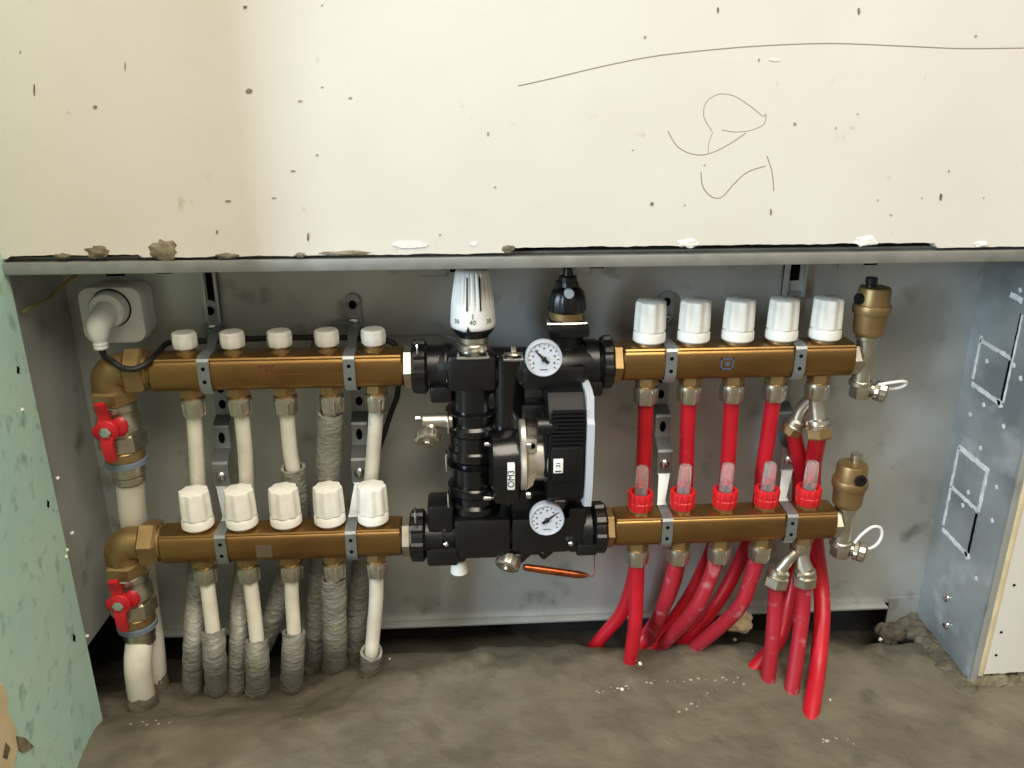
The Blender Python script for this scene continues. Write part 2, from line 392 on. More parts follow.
# right: cream board beside the cabinet
wr = MB(); lowedge = ragged(.611, 1.6, -.012, .0025, seed=9)
wr.prism([(x, WY, z) for x,z in lowedge] + [(1.6,WY,.500),(.611,WY,.500)], (0,.0125,0))
wro = wr.build('wall_right', 'cream', kind='structure')
MB().box((.6075,WY-.001,-.015),(.6135,WY+.0125,.498),.001).build('board_edge', 'cream2', wro)
MB().box((.607,.7855,-.14),(1.6,.95,.5052)).build('wall_right_core', 'masonry', kind='structure')
mb = MB()
for i in range(30): mb.blob((.615+i*.02, WY+.004, -.026+.003*noise.noise(Vector((i*.7,0,0)))), Vector((.018,.009,.010)), .4, 2, seed=i)
mb.build('mortar_bed', 'mortar', wro)
mb = MB().blob((.622, WY-.001, .230), Vector((.008,.004,.011)), .4, 3, seed=4).build('mortar_lump', 'mortar', wro)
for i,(x,y) in enumerate([(1014,585),(996,655),(1001,632)]):
    c = P(x,y,WY); MB().blob(c, .0016, .3, 2, seed=i).build('speck', 'dark', wro)

# ------------------------------------------------------------------ manifold cabinet
BY = .900
cab = thing('manifold_cabinet', 'shallow galvanised steel cabinet recessed in the wall, open in front', 'cabinet', (.09,.84,0))
MB().box((-.424,BY,.002),(.600,BY+.0015,.4975)).build('back_panel', 'galv', cab)
lip = MB().box((-.424,BY-.012,.000),(.553,BY,.0035),.0008); lip.build('bottom_lip', 'galv', cab)
MB().prism([(-.424,.7795,.062),(-.424,BY,.055),(-.424,BY,.497),(-.424,.7795,.497)], (.0015,0,0)).build('side_panel', 'galv', cab, label='dark left side panel')
rp = MB().prism([(.600,.776,-.034),(.600,BY,-.042),(.600,BY,.497),(.600,.776,.497)], (.0015,0,0)).build('side_panel', 'galv_dusty', cab, label='plaster-smeared right side panel')
MB().box((.5995,.772,-.034),(.6075,.7765,.4965),.0008).build('front_flange', 'galv', cab)
MB().box((.560,BY-.001,-.045),(.600,BY+.0015,.01)).build('corner_foot', 'galv', cab)
rail = MB().box((-.4165,.7685,.4865),(.90,.7715,.4975),.0006); rail.box((-.414,.7715,.4955),(.61,.786,.4972)); rail.box((-.424,.786,.4975),(.6015,BY+.0015,.4995))
rail.build('top_rail', 'rail', cab, label='thin zinc rail along the top of the opening')
# slots and bent tabs along the top of the back panel
for (x,y,w,h) in [(164,271.5,8.5,2.2),(115,272,10,4),(454,269.5,4,2.5),(597,266,7,2.3),(871,263,6,2)]:
    a = P(x-w,y-h,BY-.0005); c = P(x+w,y+h,BY-.0005)
    MB().box((a.x,BY-.0006,c.z),(c.x,BY+.0004,a.z)).build('slot', 'dark', cab)
for (x,y,w,h) in [(434,272,14,4.5),(577,269,13,5),(851,266,11,4)]:
    a = P(x-w,y-h,BY-.003); c = P(x+w,y+h,BY-.003)
    MB().box((a.x,BY-.0035,c.z),(c.x,BY-.002,a.z),.0006,rot=Matrix.Rotation(.06,3,'X')).build('tab', 'galv', cab)
# seam of the folded corner on the right-hand side panel, and its knockouts smeared with plaster
def side_strip(p, q, w, m='smear', name='plaster_smear', seed=0, amp=.35):
    """ragged strip on the right-hand side panel from p to q in (y, z)"""
    a = Vector((0,)+p); bq = Vector((0,)+q); d = (bq-a); L = d.length; d.normalize(); nn = Vector((0,-d.z,d.y)); n = max(6,int(L/.004)); l1=[]; l2=[]
    for i in range(n+1):
        c = a+d*L*i/n; k = w*(1+amp*2*noise.noise(Vector((i*.6,seed,0)))); k2 = w*(1+amp*2*noise.noise(Vector((i*.6,seed+9,0))))
        l1.append(Vector((.5992,0,0))+c+nn*k); l2.append(Vector((.5992,0,0))+c-nn*k2)
    return MB().prism(l1+l2[::-1], (.001,0,0)).build(name, m, rp)
for z0, seed in ((.314,1),(.119,5)):
    h = .104 if seed == 1 else .117
    y0, y1 = .880, .824
    m_ = z0+h*.52
    side_strip((y0,z0+.004),(y1,z0),.0026,seed=seed)
    side_strip((y0,z0+.01),(y0,z0+h*(.6 if seed==1 else 1)),.0018,seed=seed+1,amp=.5)
    side_strip((y0,m_+.003),(y1,m_),.0022,seed=seed+2,amp=.5)
    side_strip((y1,z0+.004),(y1,m_-.004),.0012 if seed==1 else .0018,'dark','slit',seed=seed+3,amp=.2)
    side_strip((y1-.002,m_),(y1-.002,z0+h),.0022 if seed!=1 else .0012,'smear' if seed!=1 else 'dark','plaster_smear' if seed!=1 else 'slit',seed=seed+4,amp=.45)
    if seed != 1: side_strip((y0,z0+h),(y1,z0+h-.003),.003,seed=seed+5)
    if seed == 1:
        side_strip((y1-.004,z0+.003),(y1-.004,z0+h),.0010,seed=8); side_strip((.845,.434),(.825,.432),.003,seed=11)
    side_strip((y1+.004,z0+.004),(y1-.002,z0-.004),.0035,seed=seed+7)
for i,(y,z) in enumerate([(.815,.36),(.85,.30),(.81,.29),(.80,.22),(.86,.35),(.845,.19),(.85,.17),(.795,.18),(.80,.35),(.83,.44),(.87,.28),(.84,.25),(.80,.10)]):
    side_strip((y,z),(y+.003,z+.004),.0018,seed=i+20)
for (y,z) in [(.845,.045),(.835,.012)]:
    MB().lathe((.5995,y,z), (-1,0,0), [(0,.0055),(.002,.005),(.0035,.003)], 16).build('screw', 'steel', rp)

# slotted uprights behind the straps
def upright(px0, px1, pyb, label):
    a = P(px0,268,BY-.004); c = P(px1,pyb,BY-.004)
    t = thing('slotted_upright', label, 'bracket', (a.x,BY,c.z))
    w = c.x-a.x
    u = MB(); u.box((a.x,BY-.006,c.z),(a.x+w*.22,BY-.0005,.496)); u.box((c.x-w*.12,BY-.009,c.z),(c.x,BY-.0005,.496)); u.box((a.x,BY-.003,c.z),(c.x,BY-.0005,.496))
    u.build('channel', 'galv', t)
    MB().box((a.x+w*.3,BY-.0036,c.z+.018),(a.x+w*.72,BY-.0028,.494)).build('slot', 'dark', t)
upright(199,222,322, 'slotted steel upright on the back panel behind the leftmost bracket')
upright(785,803,296, 'slotted steel upright on the back panel behind the rightmost bracket')

# ------------------------------------------------------------------ manifold bars
UY, LY = .833, .815
UZ, LZ = .369, .176
prof = [(-.010,.0195),(.012,.0195),(.0165,.0165),(.0185,.010),(.0185,-.006),(.0155,-.0135),(.009,-.0185),(-.007,-.0188),(-.0120,-.0170),(-.0162,-.0125),(-.0184,-.0062),(-.0187,.0010),(-.0182,.0070),(-.0172,.0115),(-.0160,.0143),(-.0152,.0150),(-.0152,.0160),(-.0160,.0166),(-.0150,.0182)]
def bar(mb, x0, x1, cy, cz):
    n = len(prof)
    secs = [(x0,.93),(x0+.0015,1),(x1-.0015,1),(x1,.93)]
    vs = [(x, cy+y*s, cz+z*s) for x,s in secs for y,z in prof]
    fs = [(i*n+k, i*n+(k+1)%n, (i+1)*n+(k+1)%n, (i+1)*n+k) for i in range(3) for k in range(n)]
    fs += [tuple(range(n)), tuple(3*n+k for k in range(n))]
    return mb.add(vs, fs)
def port(root, x, cy, cz):
    """brass nipple below the bar with its nickel compression nut"""
    p = MB(); p.hexn((x,cy,cz-.0275),(x,cy,cz-.016),.0125,.3); p.cyl((x,cy,cz-.031),(x,cy,cz-.027),.0105,24)
    o = p.build('nipple', 'brass_cast', root)
    q = MB(); q.lathe((x,cy,cz-.049), Z, [(0,.0105),(.0015,.0128),(.013,.0138),(.0165,.0138),(.0185,.0125),(.0195,.0110)], 6, phase=.2)
    q.lathe((x,cy,cz-.046), Z, [(0,.0118),(.002,.0124),(.014,.0130),(.017,.0124)], 28)
    q.build('compression_nut', 'nickel', o); return o
def lobes(k, amp): return lambda a, t: 1 + amp*math.cos(k*a)
def valve_cap(root, x, cy, z0, z1, r, label=None):
    """tall white cap with a scalloped top on a plain ring"""
    h = z1-z0; mb = MB()
    mb.lathe((x,cy,z0), Z, [(0,r*.94),(h*.03,r*1.0),(h*.20,r*1.0),(h*.25,r*.93)], 40)
    f = lambda a, t: 1 + (.035 if t > h*.26 else .01)*math.cos(8*a)*(1.5 if t > h*.26 else 1)
    mb.lathe((x,cy,z0), Z, [(h*.24,r*.86),(h*.27,r*.86),(h*.29,r*.95),(h*.6,r*.935),(h*.93,r*.90),(h*.985,r*.87),(h,r*.80)], 64, fn=f)
    o = mb.build('valve_cap', 'cap_white', root)
    b_ = MB(); b_.cyl((x,cy,z0-.005),(x,cy,z0+.003),r*.8,24); b_.build('cap_seat', 'brass_cast', o); return o
def small_cap(root, x, cy, z0, z1):
    mb = MB(); h = z1-z0
    mb.lathe((x,cy,z0), Z, [(0,.0112),(.0015,.0122),(h*.55,.0126),(h*.9,.0122),(h,.0108)], 48, fn=lobes(8,.03))
    o = mb.build('blanking_cap', 'cap_white', root)
    MB().lathe((x,cy,z0-.008), Z, [(0,.0105),(.003,.0105),(.004,.0088),(.009,.0088)], 24).build('cap_stem', 'brass_cast', o); return o
def flow_meter(root, x, cy, z0):
    """red scalloped collar carrying a clear sight glass"""
    c = MB()
    f = lambda a, t: 1 + .03*(1 if math.cos(12*a) > 0 else -1)
    c.lathe((x,cy,z0), Z, [(0,.0120),(.002,.0132),(.010,.0136),(.011,.0128),(.012,.0136),(.019,.0140),(.021,.0134),(.021,.0100),(.012,.0092)], 72, fn=f)
    o = c.build('flow_meter_collar', 'red', root)
    MB().lathe((x,cy,z0-.004), Z, [(0,.0125),(.004,.0125),(.0055,.011)], 6).build('collar_seat', 'brass_cast', o)
    tilt = Vector((.02,.02,1))
    MB().lathe((x,cy,z0+.010), tilt, [(0,.0078),(.010,.0076),(.036,.0070),(.040,.0066),(.0415,.0055),(.0418,.003)], 32).build('sight_glass', 'clear', o)
    s_ = MB(); s_.lathe((x,cy,z0+.011), tilt, [(0,.0046),(.006,.0042),(.0065,.0016),(.022,.0014)], 16)
    s_.build('spindle', 'black', o)
    s2 = MB(); s2.lathe((x,cy,z0+.0275), tilt, [(0,.0032),(.006,.0032)], 16); s2.build('float', 'red', o)
    tk = MB()
    for k in range(5): tk.box((x-.0015+.0005*(k%2), cy-.0046, z0+.0215+.0032*k),(x+.0012+.0006*(k%2), cy-.0043, z0+.0223+.0032*k))
    tk.build('scale_marks', 'ink', o)
    return o
def end_hex(root, x0, x1, cy, cz, r, m='nickel', name='end_nut'):
    return MB().hexn((x0,cy,cz),(x1,cy,cz),r,.0).build(name, m, root)

ULx = [-.2825+.0480*i for i in range(5)]
LLx = [-.2895+.0473*i for i in range(5)]
URx = [.200+.0478*i for i in range(5)]
LRx = [.1965+.0481*i for i in range(5)]

mUL = thing('manifold', 'upper left brass manifold bar with five small flat white caps', 'manifold', (-.19,UY,UZ))
bar(MB(), -.318, -.061, UY, UZ).build('bar', 'brass', mUL)
end_hex(mUL, -.061,-.051, UY, UZ, .0225)
p0 = port(mUL, ULx[0], UY, UZ); c0 = small_cap(mUL, ULx[0], UY, .3955, .4115)
for x in ULx[1:]:
    copy_part(p0, mUL, (x-ULx[0],0,0)); copy_part(c0, mUL, (x-ULx[0],0,0))
mk = MB(); q = UY-.0187
for dx in (-.0065,.0065): mk.box((-.199+dx-.0005,q-.0002,.364),(-.199+dx+.0005,q+.001,.380))
mk.box((-.206,q-.0002,.379),(-.192,q+.001,.380)); mk.box((-.206,q-.0002,.371),(-.192,q+.001,.3718)); mk.box((-.1995,q-.0002,.365),(-.1988,q+.001,.380)); mk.box((-.215,q-.0002,.3695),(-.155,q+.001,.3700))
mk.build('maker_mark', 'red_print', mUL)

mLL = thing('manifold', 'lower left brass manifold bar with five tall fluted white valve caps', 'manifold', (-.195,LY,LZ))
bar(MB(), -.329, -.070, LY, LZ).build('bar', 'brass', mLL)
end_hex(mLL, -.070,-.060, LY, LZ, .0225)
p0 = port(mLL, LLx[0], LY, LZ); c0 = valve_cap(mLL, LLx[0], LY, .198, .2405, .0170)
for x in LLx[1:]:
    copy_part(p0, mLL, (x-LLx[0],0,0)); copy_part(c0, mLL, (x-LLx[0],0,0))
mk = MB(); q = LY-.0187; mk.box((-.226,q-.0002,.167),(-.209,q+.001,.1815)); mk.build('maker_mark', 'grey_print', mLL)

mUR = thing('manifold', 'upper right brass manifold bar with five tall white valve caps and red pipes below', 'manifold', (.3,UY,UZ+.001))
bar(MB(), .171, .4215, UY, UZ+.001).build('bar', 'brass', mUR)
end_hex(mUR, .160,.171, UY, UZ+.001, .0225, 'brass_cast')
p0 = port(mUR, URx[0], UY, UZ+.001); c0 = valve_cap(mUR, URx[0], UY, .393, .4365, .0172)
for x in URx[1:]:
    copy_part(p0, mUR, (x-URx[0],0,0)); copy_part(c0, mUR, (x-URx[0],0,0))
mk = MB(); q = UY-.0187; 
for (a,b_,c_,d_) in [(.281,.363,.295,.3645),(.281,.352,.2825,.3645),(.281,.352,.295,.3535),(.2935,.352,.295,.3645),(.286,.356,.291,.3605)]: mk.box((a-.007,q-.0002,b_+.013),(c_-.007,q+.001,d_+.013))
mk.build('maker_mark', 'blue_print', mUR)

mLR = thing('manifold', 'lower right brass manifold bar with five red flow meters with clear tubes', 'manifold', (.295,LY,LZ+.003))
bar(MB(), .167, .4195, LY, LZ+.003).build('bar', 'brass', mLR)
end_hex(mLR, .156,.167, LY, LZ+.003, .0225, 'brass_cast')
p0 = port(mLR, LRx[0], LY, LZ+.003); c0 = flow_meter(mLR, LRx[0], LY, .2015)
for x in LRx[1:]:
    if x != LRx[4]: copy_part(p0, mLR, (x-LRx[0],0,0))
    copy_part(c0, mLR, (x-LRx[0],0,0))
MB().hexn((LRx[4],LY,LZ-.0245),(LRx[4],LY,LZ-.013),.0125,.3).build('nipple', 'brass_cast', mLR)

# ------------------------------------------------------------------ strap brackets
def bracket(px, uz, lz, label, top, lx, xs_):
    xu = px; dxl = 0.0
    t = thing('mounting_bracket', label, 'bracket', (xu,BY,lz), 'strap brackets holding the manifold bars')
    s_ = MB()
    pts = [(xs_,BY-.0045,top),(xs_,BY-.0045,.395),(xs_+dxl*.5,BY-.0045,.345),(xs_+dxl,BY-.0045,.296),(xs_+dxl,BY-.0055,.2945),(xs_+dxl,BY-.0215,.288),(xs_+dxl,BY-.0225,.286),
           (xs_+dxl,BY-.0225,.2635),(xs_+dxl,BY-.0235,.2615),(xs_+dxl,BY-.0415,.2525),(xs_+dxl,BY-.0425,.2505),(xs_+dxl,BY-.0425,.2235)]
    s_.ribbon(pts, X, .0175, .0018)
    s_.lathe((xs_,BY-.0054,top), Yv, [(0,.00875),(.0018,.00875)], 24)
    st = s_.build('strap', 'zinc', t, ang=25)
    for (z,y,rx,rz) in [(top-.003,BY-.0055,.0042,.005),(.327,BY-.0055,.0040,.0055),(.308,BY-.0055,.0040,.0055),(.2745,BY-.0236,.0036,.0068)]:
        x_ = xs_
        MB().prism([(x_+rx*math.cos(a*math.pi/8), y, z+rz*math.sin(a*math.pi/8)) for a in range(16)], (0,-.0003,0)).build('strap_hole', 'dark', st)
    z = top-.022
    for (x_,y_,z_) in [(xs_,BY-.0055,z),(xs_+dxl,BY-.0436,.236)]:
        MB().lathe((x_,y_,z_), (0,-1,0), [(0,.0055),(.0015,.0055),(.003,.004),(.0036,.002)], 20).build('screw', 'steel', t)
    for (cx,cy,cz,back) in ((xu,UY,uz,BY-.006),(lx,LY,lz,BY-.043)):
        c_ = MB(); g = .0012
        if cy == LY:
            pp = [(xs_+dxl,back,.2235),(xs_+dxl,back-.001,.222),(cx,cy+.014,cz+.024),(cx,cy+.010,cz+.0205)]
            c_.ribbon(pp, X, [.0165,.013,.009,.0115], .0016)
        else:
            c_.ribbon([(cx,back,cz+.031),(cx,cy+.03,cz+.031),(cx,cy+.014,cz+.0215),(cx,cy+.008,cz+.0202)], X, [.014,.012,.009,.0115], .0016)
        pp = [(cx,cy+.010,cz+.0202),(cx,cy-.013,cz+.0202),(cx,cy-.0185,cz+.0185),(cx,cy-.0200,cz+.0165),(cx,cy-.0200,cz-.008),(cx,cy-.0175,cz-.0145),(cx,cy-.0135,cz-.0192),(cx,cy+.012,cz-.0196)]
        c_.ribbon(pp, X, .0118, .0018)
        co = c_.build('clamp', 'zinc', t, ang=25)
        for dz in (.009,-.005): MB().lathe((cx,cy-.0208,cz+dz), (0,-1,0), [(0,.0021),(.0003,.0021)], 16).build('clamp_hole', 'dark', co)
    return t
bracket(P(203,370,.812).x, UZ, LZ, 'leftmost strap bracket, between first and second pipe from the left end', P(209,308,.895).z, P(221,545,.797).x, P(209.5,303,.895).x)
bracket(P(349,370,.812).x, UZ, LZ, 'second strap bracket from the left, between fourth and fifth white pipes', P(352,302,.895).z, P(351,540,.797).x, P(352.5,303,.895).x)
bracket(P(672,358,.812).x, UZ+.001, LZ+.003, 'third strap bracket from the left, between first and second red pipes', P(668,299,.895).z, P(667,529,.797).x, P(667,300,.895).x)
bracket(P(801,358,.812).x, UZ+.001, LZ+.003, 'rightmost strap bracket, beside the nickel splitter fittings', P(793,298,.895).z, P(791,527,.797).x, P(794,298,.895).x)

# ------------------------------------------------------------------ pipes
def pipe(label, cat_group, pts, r, m, sleeve=None, name='heating_pipe', smat='foam', mud=False):
    """pts: (px, py, depth) along the pipe; last may be floor pixel ('f', px, py). sleeve: (first index, radius)"""
    w = []
    for p in pts:
        if p[0] == 'f':
            q = FP(p[1], p[2]); w.append(q)
            d = (w[-1]-w[-2]).normalized(); w.append(q + d*.042)
        elif len(p) == 3 and isinstance(p, tuple): w.append(P(*p))
        else: w.append(Vector(p))
    t = thing(name, label, 'pipe', w[-2] if pts[-1][0] == 'f' else w[-1], cat_group)
    MB().tube(w, r, 18, 8).build('pipe_wall', m, t)
    if sleeve:
        i, rs = sleeve[:2]
        sw = w[i:]
        if len(sleeve) > 2: sw = [P(*sleeve[2])] + sw
        k = len(sw)
        mb = MB(); mb.tube(sw, [rs]*k, 28, 9, jit=.10, closed_ends=False, seed=len(label))
        n = 28
        # inner turn-down at the open end
        ax = (sw[1]-sw[0]).normalized(); ring = list(mb.v[:n]); c = sum(ring, Vector())/n
        for j in range(n): mb.v[j] = mb.v[j] - ax*(.003*noise.noise(ring[j]*150)+.0015)
        ring = list(mb.v[:n])
        ins = [c + (p-c)*.74 for p in ring] + [c + (p-c)*.72 + ax*.012 for p in ring]
        o0 = len(mb.v); mb.v += ins
        for j in range(n):
            j2 = (j+1) % n
            mb.f += [(j, j2, o0+j2, o0+j), (o0+j, o0+j2, o0+n+j2, o0+n+j)]
        sl = mb.build('insulation_sleeve', smat, t, ang=60)
    if sleeve or mud:
        # crust of screed where it leaves the floor
        rs = sleeve[1] if sleeve else r
        q = w[-2]; d = (w[-1]-w[-2]).normalized(); dd = (w[-3]-q).normalized(); n = 28; L = .020 if sleeve else .026
        mb = MB(); mb.tube([q+d*.03, q+d*.004, q+dd*L*.35, q+dd*L], [rs*1.22, rs*1.19, rs*1.10, rs*1.03], n, 4, jit=.10, closed_ends=False, seed=3+len(label))
        m_ = len(mb.v)//n
        for k in range(n):
            for row in (m_-1, m_-2, m_-3):
                p = mb.v[row*n+k]; mb.v[row*n+k] = p + dd*(.012*noise.noise(mb.v[(m_-1)*n+k]*70+Vector((len(label),0,0))))*(1 if row == m_-1 else .6 if row == m_-2 else .3)
        mb.build('mud_crust', 'foam_dirty', sl if sleeve else t, ang=60)
    return t
UYp = UY
def up(x, z=.322): return (x, UY, z)
def lo(x, z=.130, y=LY): return (x, y, z)
V = lambda *a: Vector(a)
gW = 'white pipes from the upper left manifold'; gL = 'white pipes from the lower left manifold'
gR = 'red pipes from the upper right manifold'; gRL = 'red pipes from the lower right manifold'
pipe('leftmost white pipe under the upper left bar, insulated below the lower bar', gW, [[*up(ULx[0],.335)],(196,450,.838),(199,500,.848),(200,548,.856),(196,600,.840),(193.5,650,.812),('f',193,690)], .008, 'pex_white', (3,.0118))
pipe('second white pipe from the left under the upper bar, insulated near the floor', gW, [[*up(ULx[1],.335)],(245,450,.838),(247,500,.848),(246,548,.856),(241,600,.840),(238.5,650,.812),('f',237.5,690)], .008, 'pex_white', (3,.0112))
pipe('third white pipe under the upper left bar, torn grey sleeve starting above lower caps', gW, [[*up(ULx[2],.335)],(290,450,.838),(295,482,.845),(298,530,.856),(286,580,.862),(268,630,.850),('f',254,664)], .008, 'pex_white', (2,.0132,(293.5,468,.842)))
pipe('fourth pipe under the upper left bar, wholly wrapped in grey insulation', gW, [[*up(ULx[3],.335)],(330,414,.834),(329,450,.838),(326,500,.852),(323,548,.860),(318,600,.860),(316,635,.855),('f',314,662)], .008, 'pex_white', (1,.0135))
pipe('fifth white pipe under the upper left bar, nearest the black pump', gW, [[*up(ULx[4],.335)],(375,430,.836),(370,490,.846),(364,545,.858),(358,600,.862),(356,630,.858),('f',355,653)], .008, 'pex_white', (3,.0118))
pipe('leftmost white pipe under the lower left bar in a crinkled grey sleeve', gL, [[*lo(LLx[0],.142)],(208,590,.813),(213,632,.806),(215,660,.798),('f',217.5,690)], .0082, 'pex_white', (2,.0130))
pipe('second white pipe from the left under the lower bar, in muddy grey sleeve', gL, [[*lo(LLx[1],.142)],(252,595,.813),(257,641,.804),(257.5,665,.796),('f',258,692)], .0082, 'pex_white', (2,.0132))
pipe('third white pipe under the lower left bar with black marks, in torn sleeve', gL, [[*lo(LLx[2],.142)],(292,600,.814),(294,633,.808),(293,660,.802),('f',291.5,686)], .0080, 'pex_white', (2,.0132))
pipe('fourth pipe under the lower left bar, wrapped in grey insulation to the floor', gL, [[*lo(LLx[3],.142)],(333,580,.815),(334.5,610,.815),(335,640,.815),('f',335.5,666)], .008, 'pex_white', (1,.0140))
pipe('fifth white pipe under the lower left bar with a short muddy sleeve at the floor', gL, [[*lo(LLx[4],.142)],(376,600,.816),(373,635,.816),(371.5,652,.814),('f',371,669)], .0082, 'pex_white', (3,.0128))

bk = .853
pipe('leftmost red pipe under the upper right bar, curving left behind into the floor', gR, [[*up(URx[0],.335)],(645,430,.837),(643,475,.842),(640,520,bk),(634,575,.860),(622,612,.862),('f',603,636)], .0085, 'pex_red')
pipe('second red pipe from the left under the upper right bar', gR, [[*up(URx[1],.335)],(687.5,430,.837),(686,475,.842),(684,520,bk),(676,575,.862),(660,615,.862),('f',641,642)], .0085, 'pex_red')
pipe('third red pipe under the upper right bar, in the middle of the five', gR, [[*up(URx[2],.335)],(730,430,.837),(727,475,.842),(722,520,bk),(700,577,.862),(676,617,.860),('f',655,641)], .0085, 'pex_red')
pipe('fourth red pipe under the upper right bar, leaning left beside rightmost bracket', gR, [[*up(URx[3],.335)],(769,430,.837),(763,470,.842),(757,515,bk),(738,566,.864),(714,608,.862),('f',690,636)], .0085, 'pex_red')
pipe('leftmost red pipe under the lower right bar, dropping nearly straight down', gRL, [[*lo(LRx[0],.148)],(636.5,590,.815),(635,625,.812),('f',630,661)], .0085, 'pex_red')
pipe('second dusty red pipe from the left under the lower right bar', gRL, [[*lo(LRx[1],.148)],(673,575,.815),(664,605,.820),('f',648,641)], .0088, 'pex_dusty')
pipe('third dusty red pipe under the lower right bar with chalky scuff at its foot', gRL, [[*lo(LRx[2],.148)],(710,578,.815),(693,612,.816),('f',663,644)], .0088, 'pex_dusty')
pipe('fourth dusty red pipe under the lower right bar, curving left to the floor', gRL, [[*lo(LRx[3],.148)],(751,578,.815),(737,610,.816),('f',697,646)], .0088, 'pex_dusty')

# splitter fittings
def elbow_nut(mb_n, a, d, r=.0125):
    d = Vector(d).normalized(); a = Vector(a)
    mb_n.lathe(a, d, [(0,r*.72),(.002,r*.95),(.006,r*.98),(.0075,r*.88),(.009,r*1.05),(.0105,r*1.05)], 28)
ux = URx[4]
spU = thing('pipe_splitter', 'nickel twin-outlet splitter under the upper right bar beside the air vent', 'fitting', (ux,UY,.25))
eR = P(818,420,.826); eL = P(797,421,.842)
jn = Vector((ux-.001,UY,.328))
b_ = MB(); b_.tube([jn, jn.lerp(eR,.5), eR], [.0095,.0088,.0092], 24, 5); b_.tube([jn-Z*.003, jn.lerp(eL,.55)+Vector((-.002,.003,0)), eL], [.008,.0075,.008], 20, 5)
b_.build('body', 'nickel', spU)
n_ = MB(); dR = (eR-jn).normalized(); elbow_nut(n_, eR-dR*.002, dR, .0135); dL = (eL-jn).normalized(); elbow_nut(n_, eL-dL*.004, dL, .0115)
n_.build('collar', 'nickel', spU)
n2 = MB(); n2.hexn(eR+dR*.007, eR+dR*.021, .0145, .2); n2.build('outlet_nut', 'brass_cast', spU)
n2 = MB(); n2.hexn(eL+dL*.006, eL+dL*.017, .0125, .2); n2.build('outlet_nut', 'brass_cast', spU)
lx = LRx[4]
spL = thing('pipe_splitter', 'nickel twin-outlet splitter under the lower right bar', 'fitting', (lx,LY,.1))
jn = Vector((lx,LY,.141)); eL2 = P(779,571,.806); eR2 = P(805,570,.806)
b_ = MB(); b_.cyl((lx,LY,.128),(lx,LY,.156),.0105,24)
b_.tube([P(795,552,.808), P(788,560,.806), eL2], [.0060,.0064,.0075], 20, 5); b_.tube([jn, P(802,561,.810), eR2], [.0090,.0090,.0100], 20, 5)
b_.build('body', 'nickel', spL)
n_ = MB(); dl = Vector((-.18,-.05,-1)).normalized(); elbow_nut(n_, eL2-dl*.003, dl, .0128); dr = Vector((.06,-.05,-1)).normalized(); elbow_nut(n_, eR2-dr*.002, dr, .0128)
n_.build('collar', 'nickel', spL)
for e_, d_ in ((eL2,dl),(eR2,dr)):
    MB().hexn(e_+d_*.006, e_+d_*.020, .0140, .2).build('outlet_nut', 'nickel', spL)
pipe('dusty red pipe from the left outlet of the lower splitter', 'red pipes from the splitters', [[*(eL2+dl*.012)],(775,605,.803),(772.5,640,.792),('f',768,679)], .0086, 'pex_dusty')
pipe('dusty red pipe from the right outlet of the lower splitter', 'red pipes from the splitters', [[*(eR2+dr*.012)],(803,605,.802),(799,640,.790),('f',792,688)], .0088, 'pex_dusty')
pipe('bright red pipe furthest right, from the upper splitter, reaching floor furthest forward', 'red pipes from the splitters', [[*(eR+dR*.014)],(813,465,.846),(813,500,.856),(816,545,.856),(821,585,.840),(822,620,.812),(818,665,.780),('f',812,706)], .0096, 'pex_red')
pipe('red pipe from the left outlet of the upper splitter, passing behind lower splitter', 'red pipes from the splitters', [[*(eL+dL*.010)],(800,470,.860),(799,510,.866),(797,555,.862),(790,600,.846),(778,640,.822),('f',757,666)], .0092, 'pex_red')

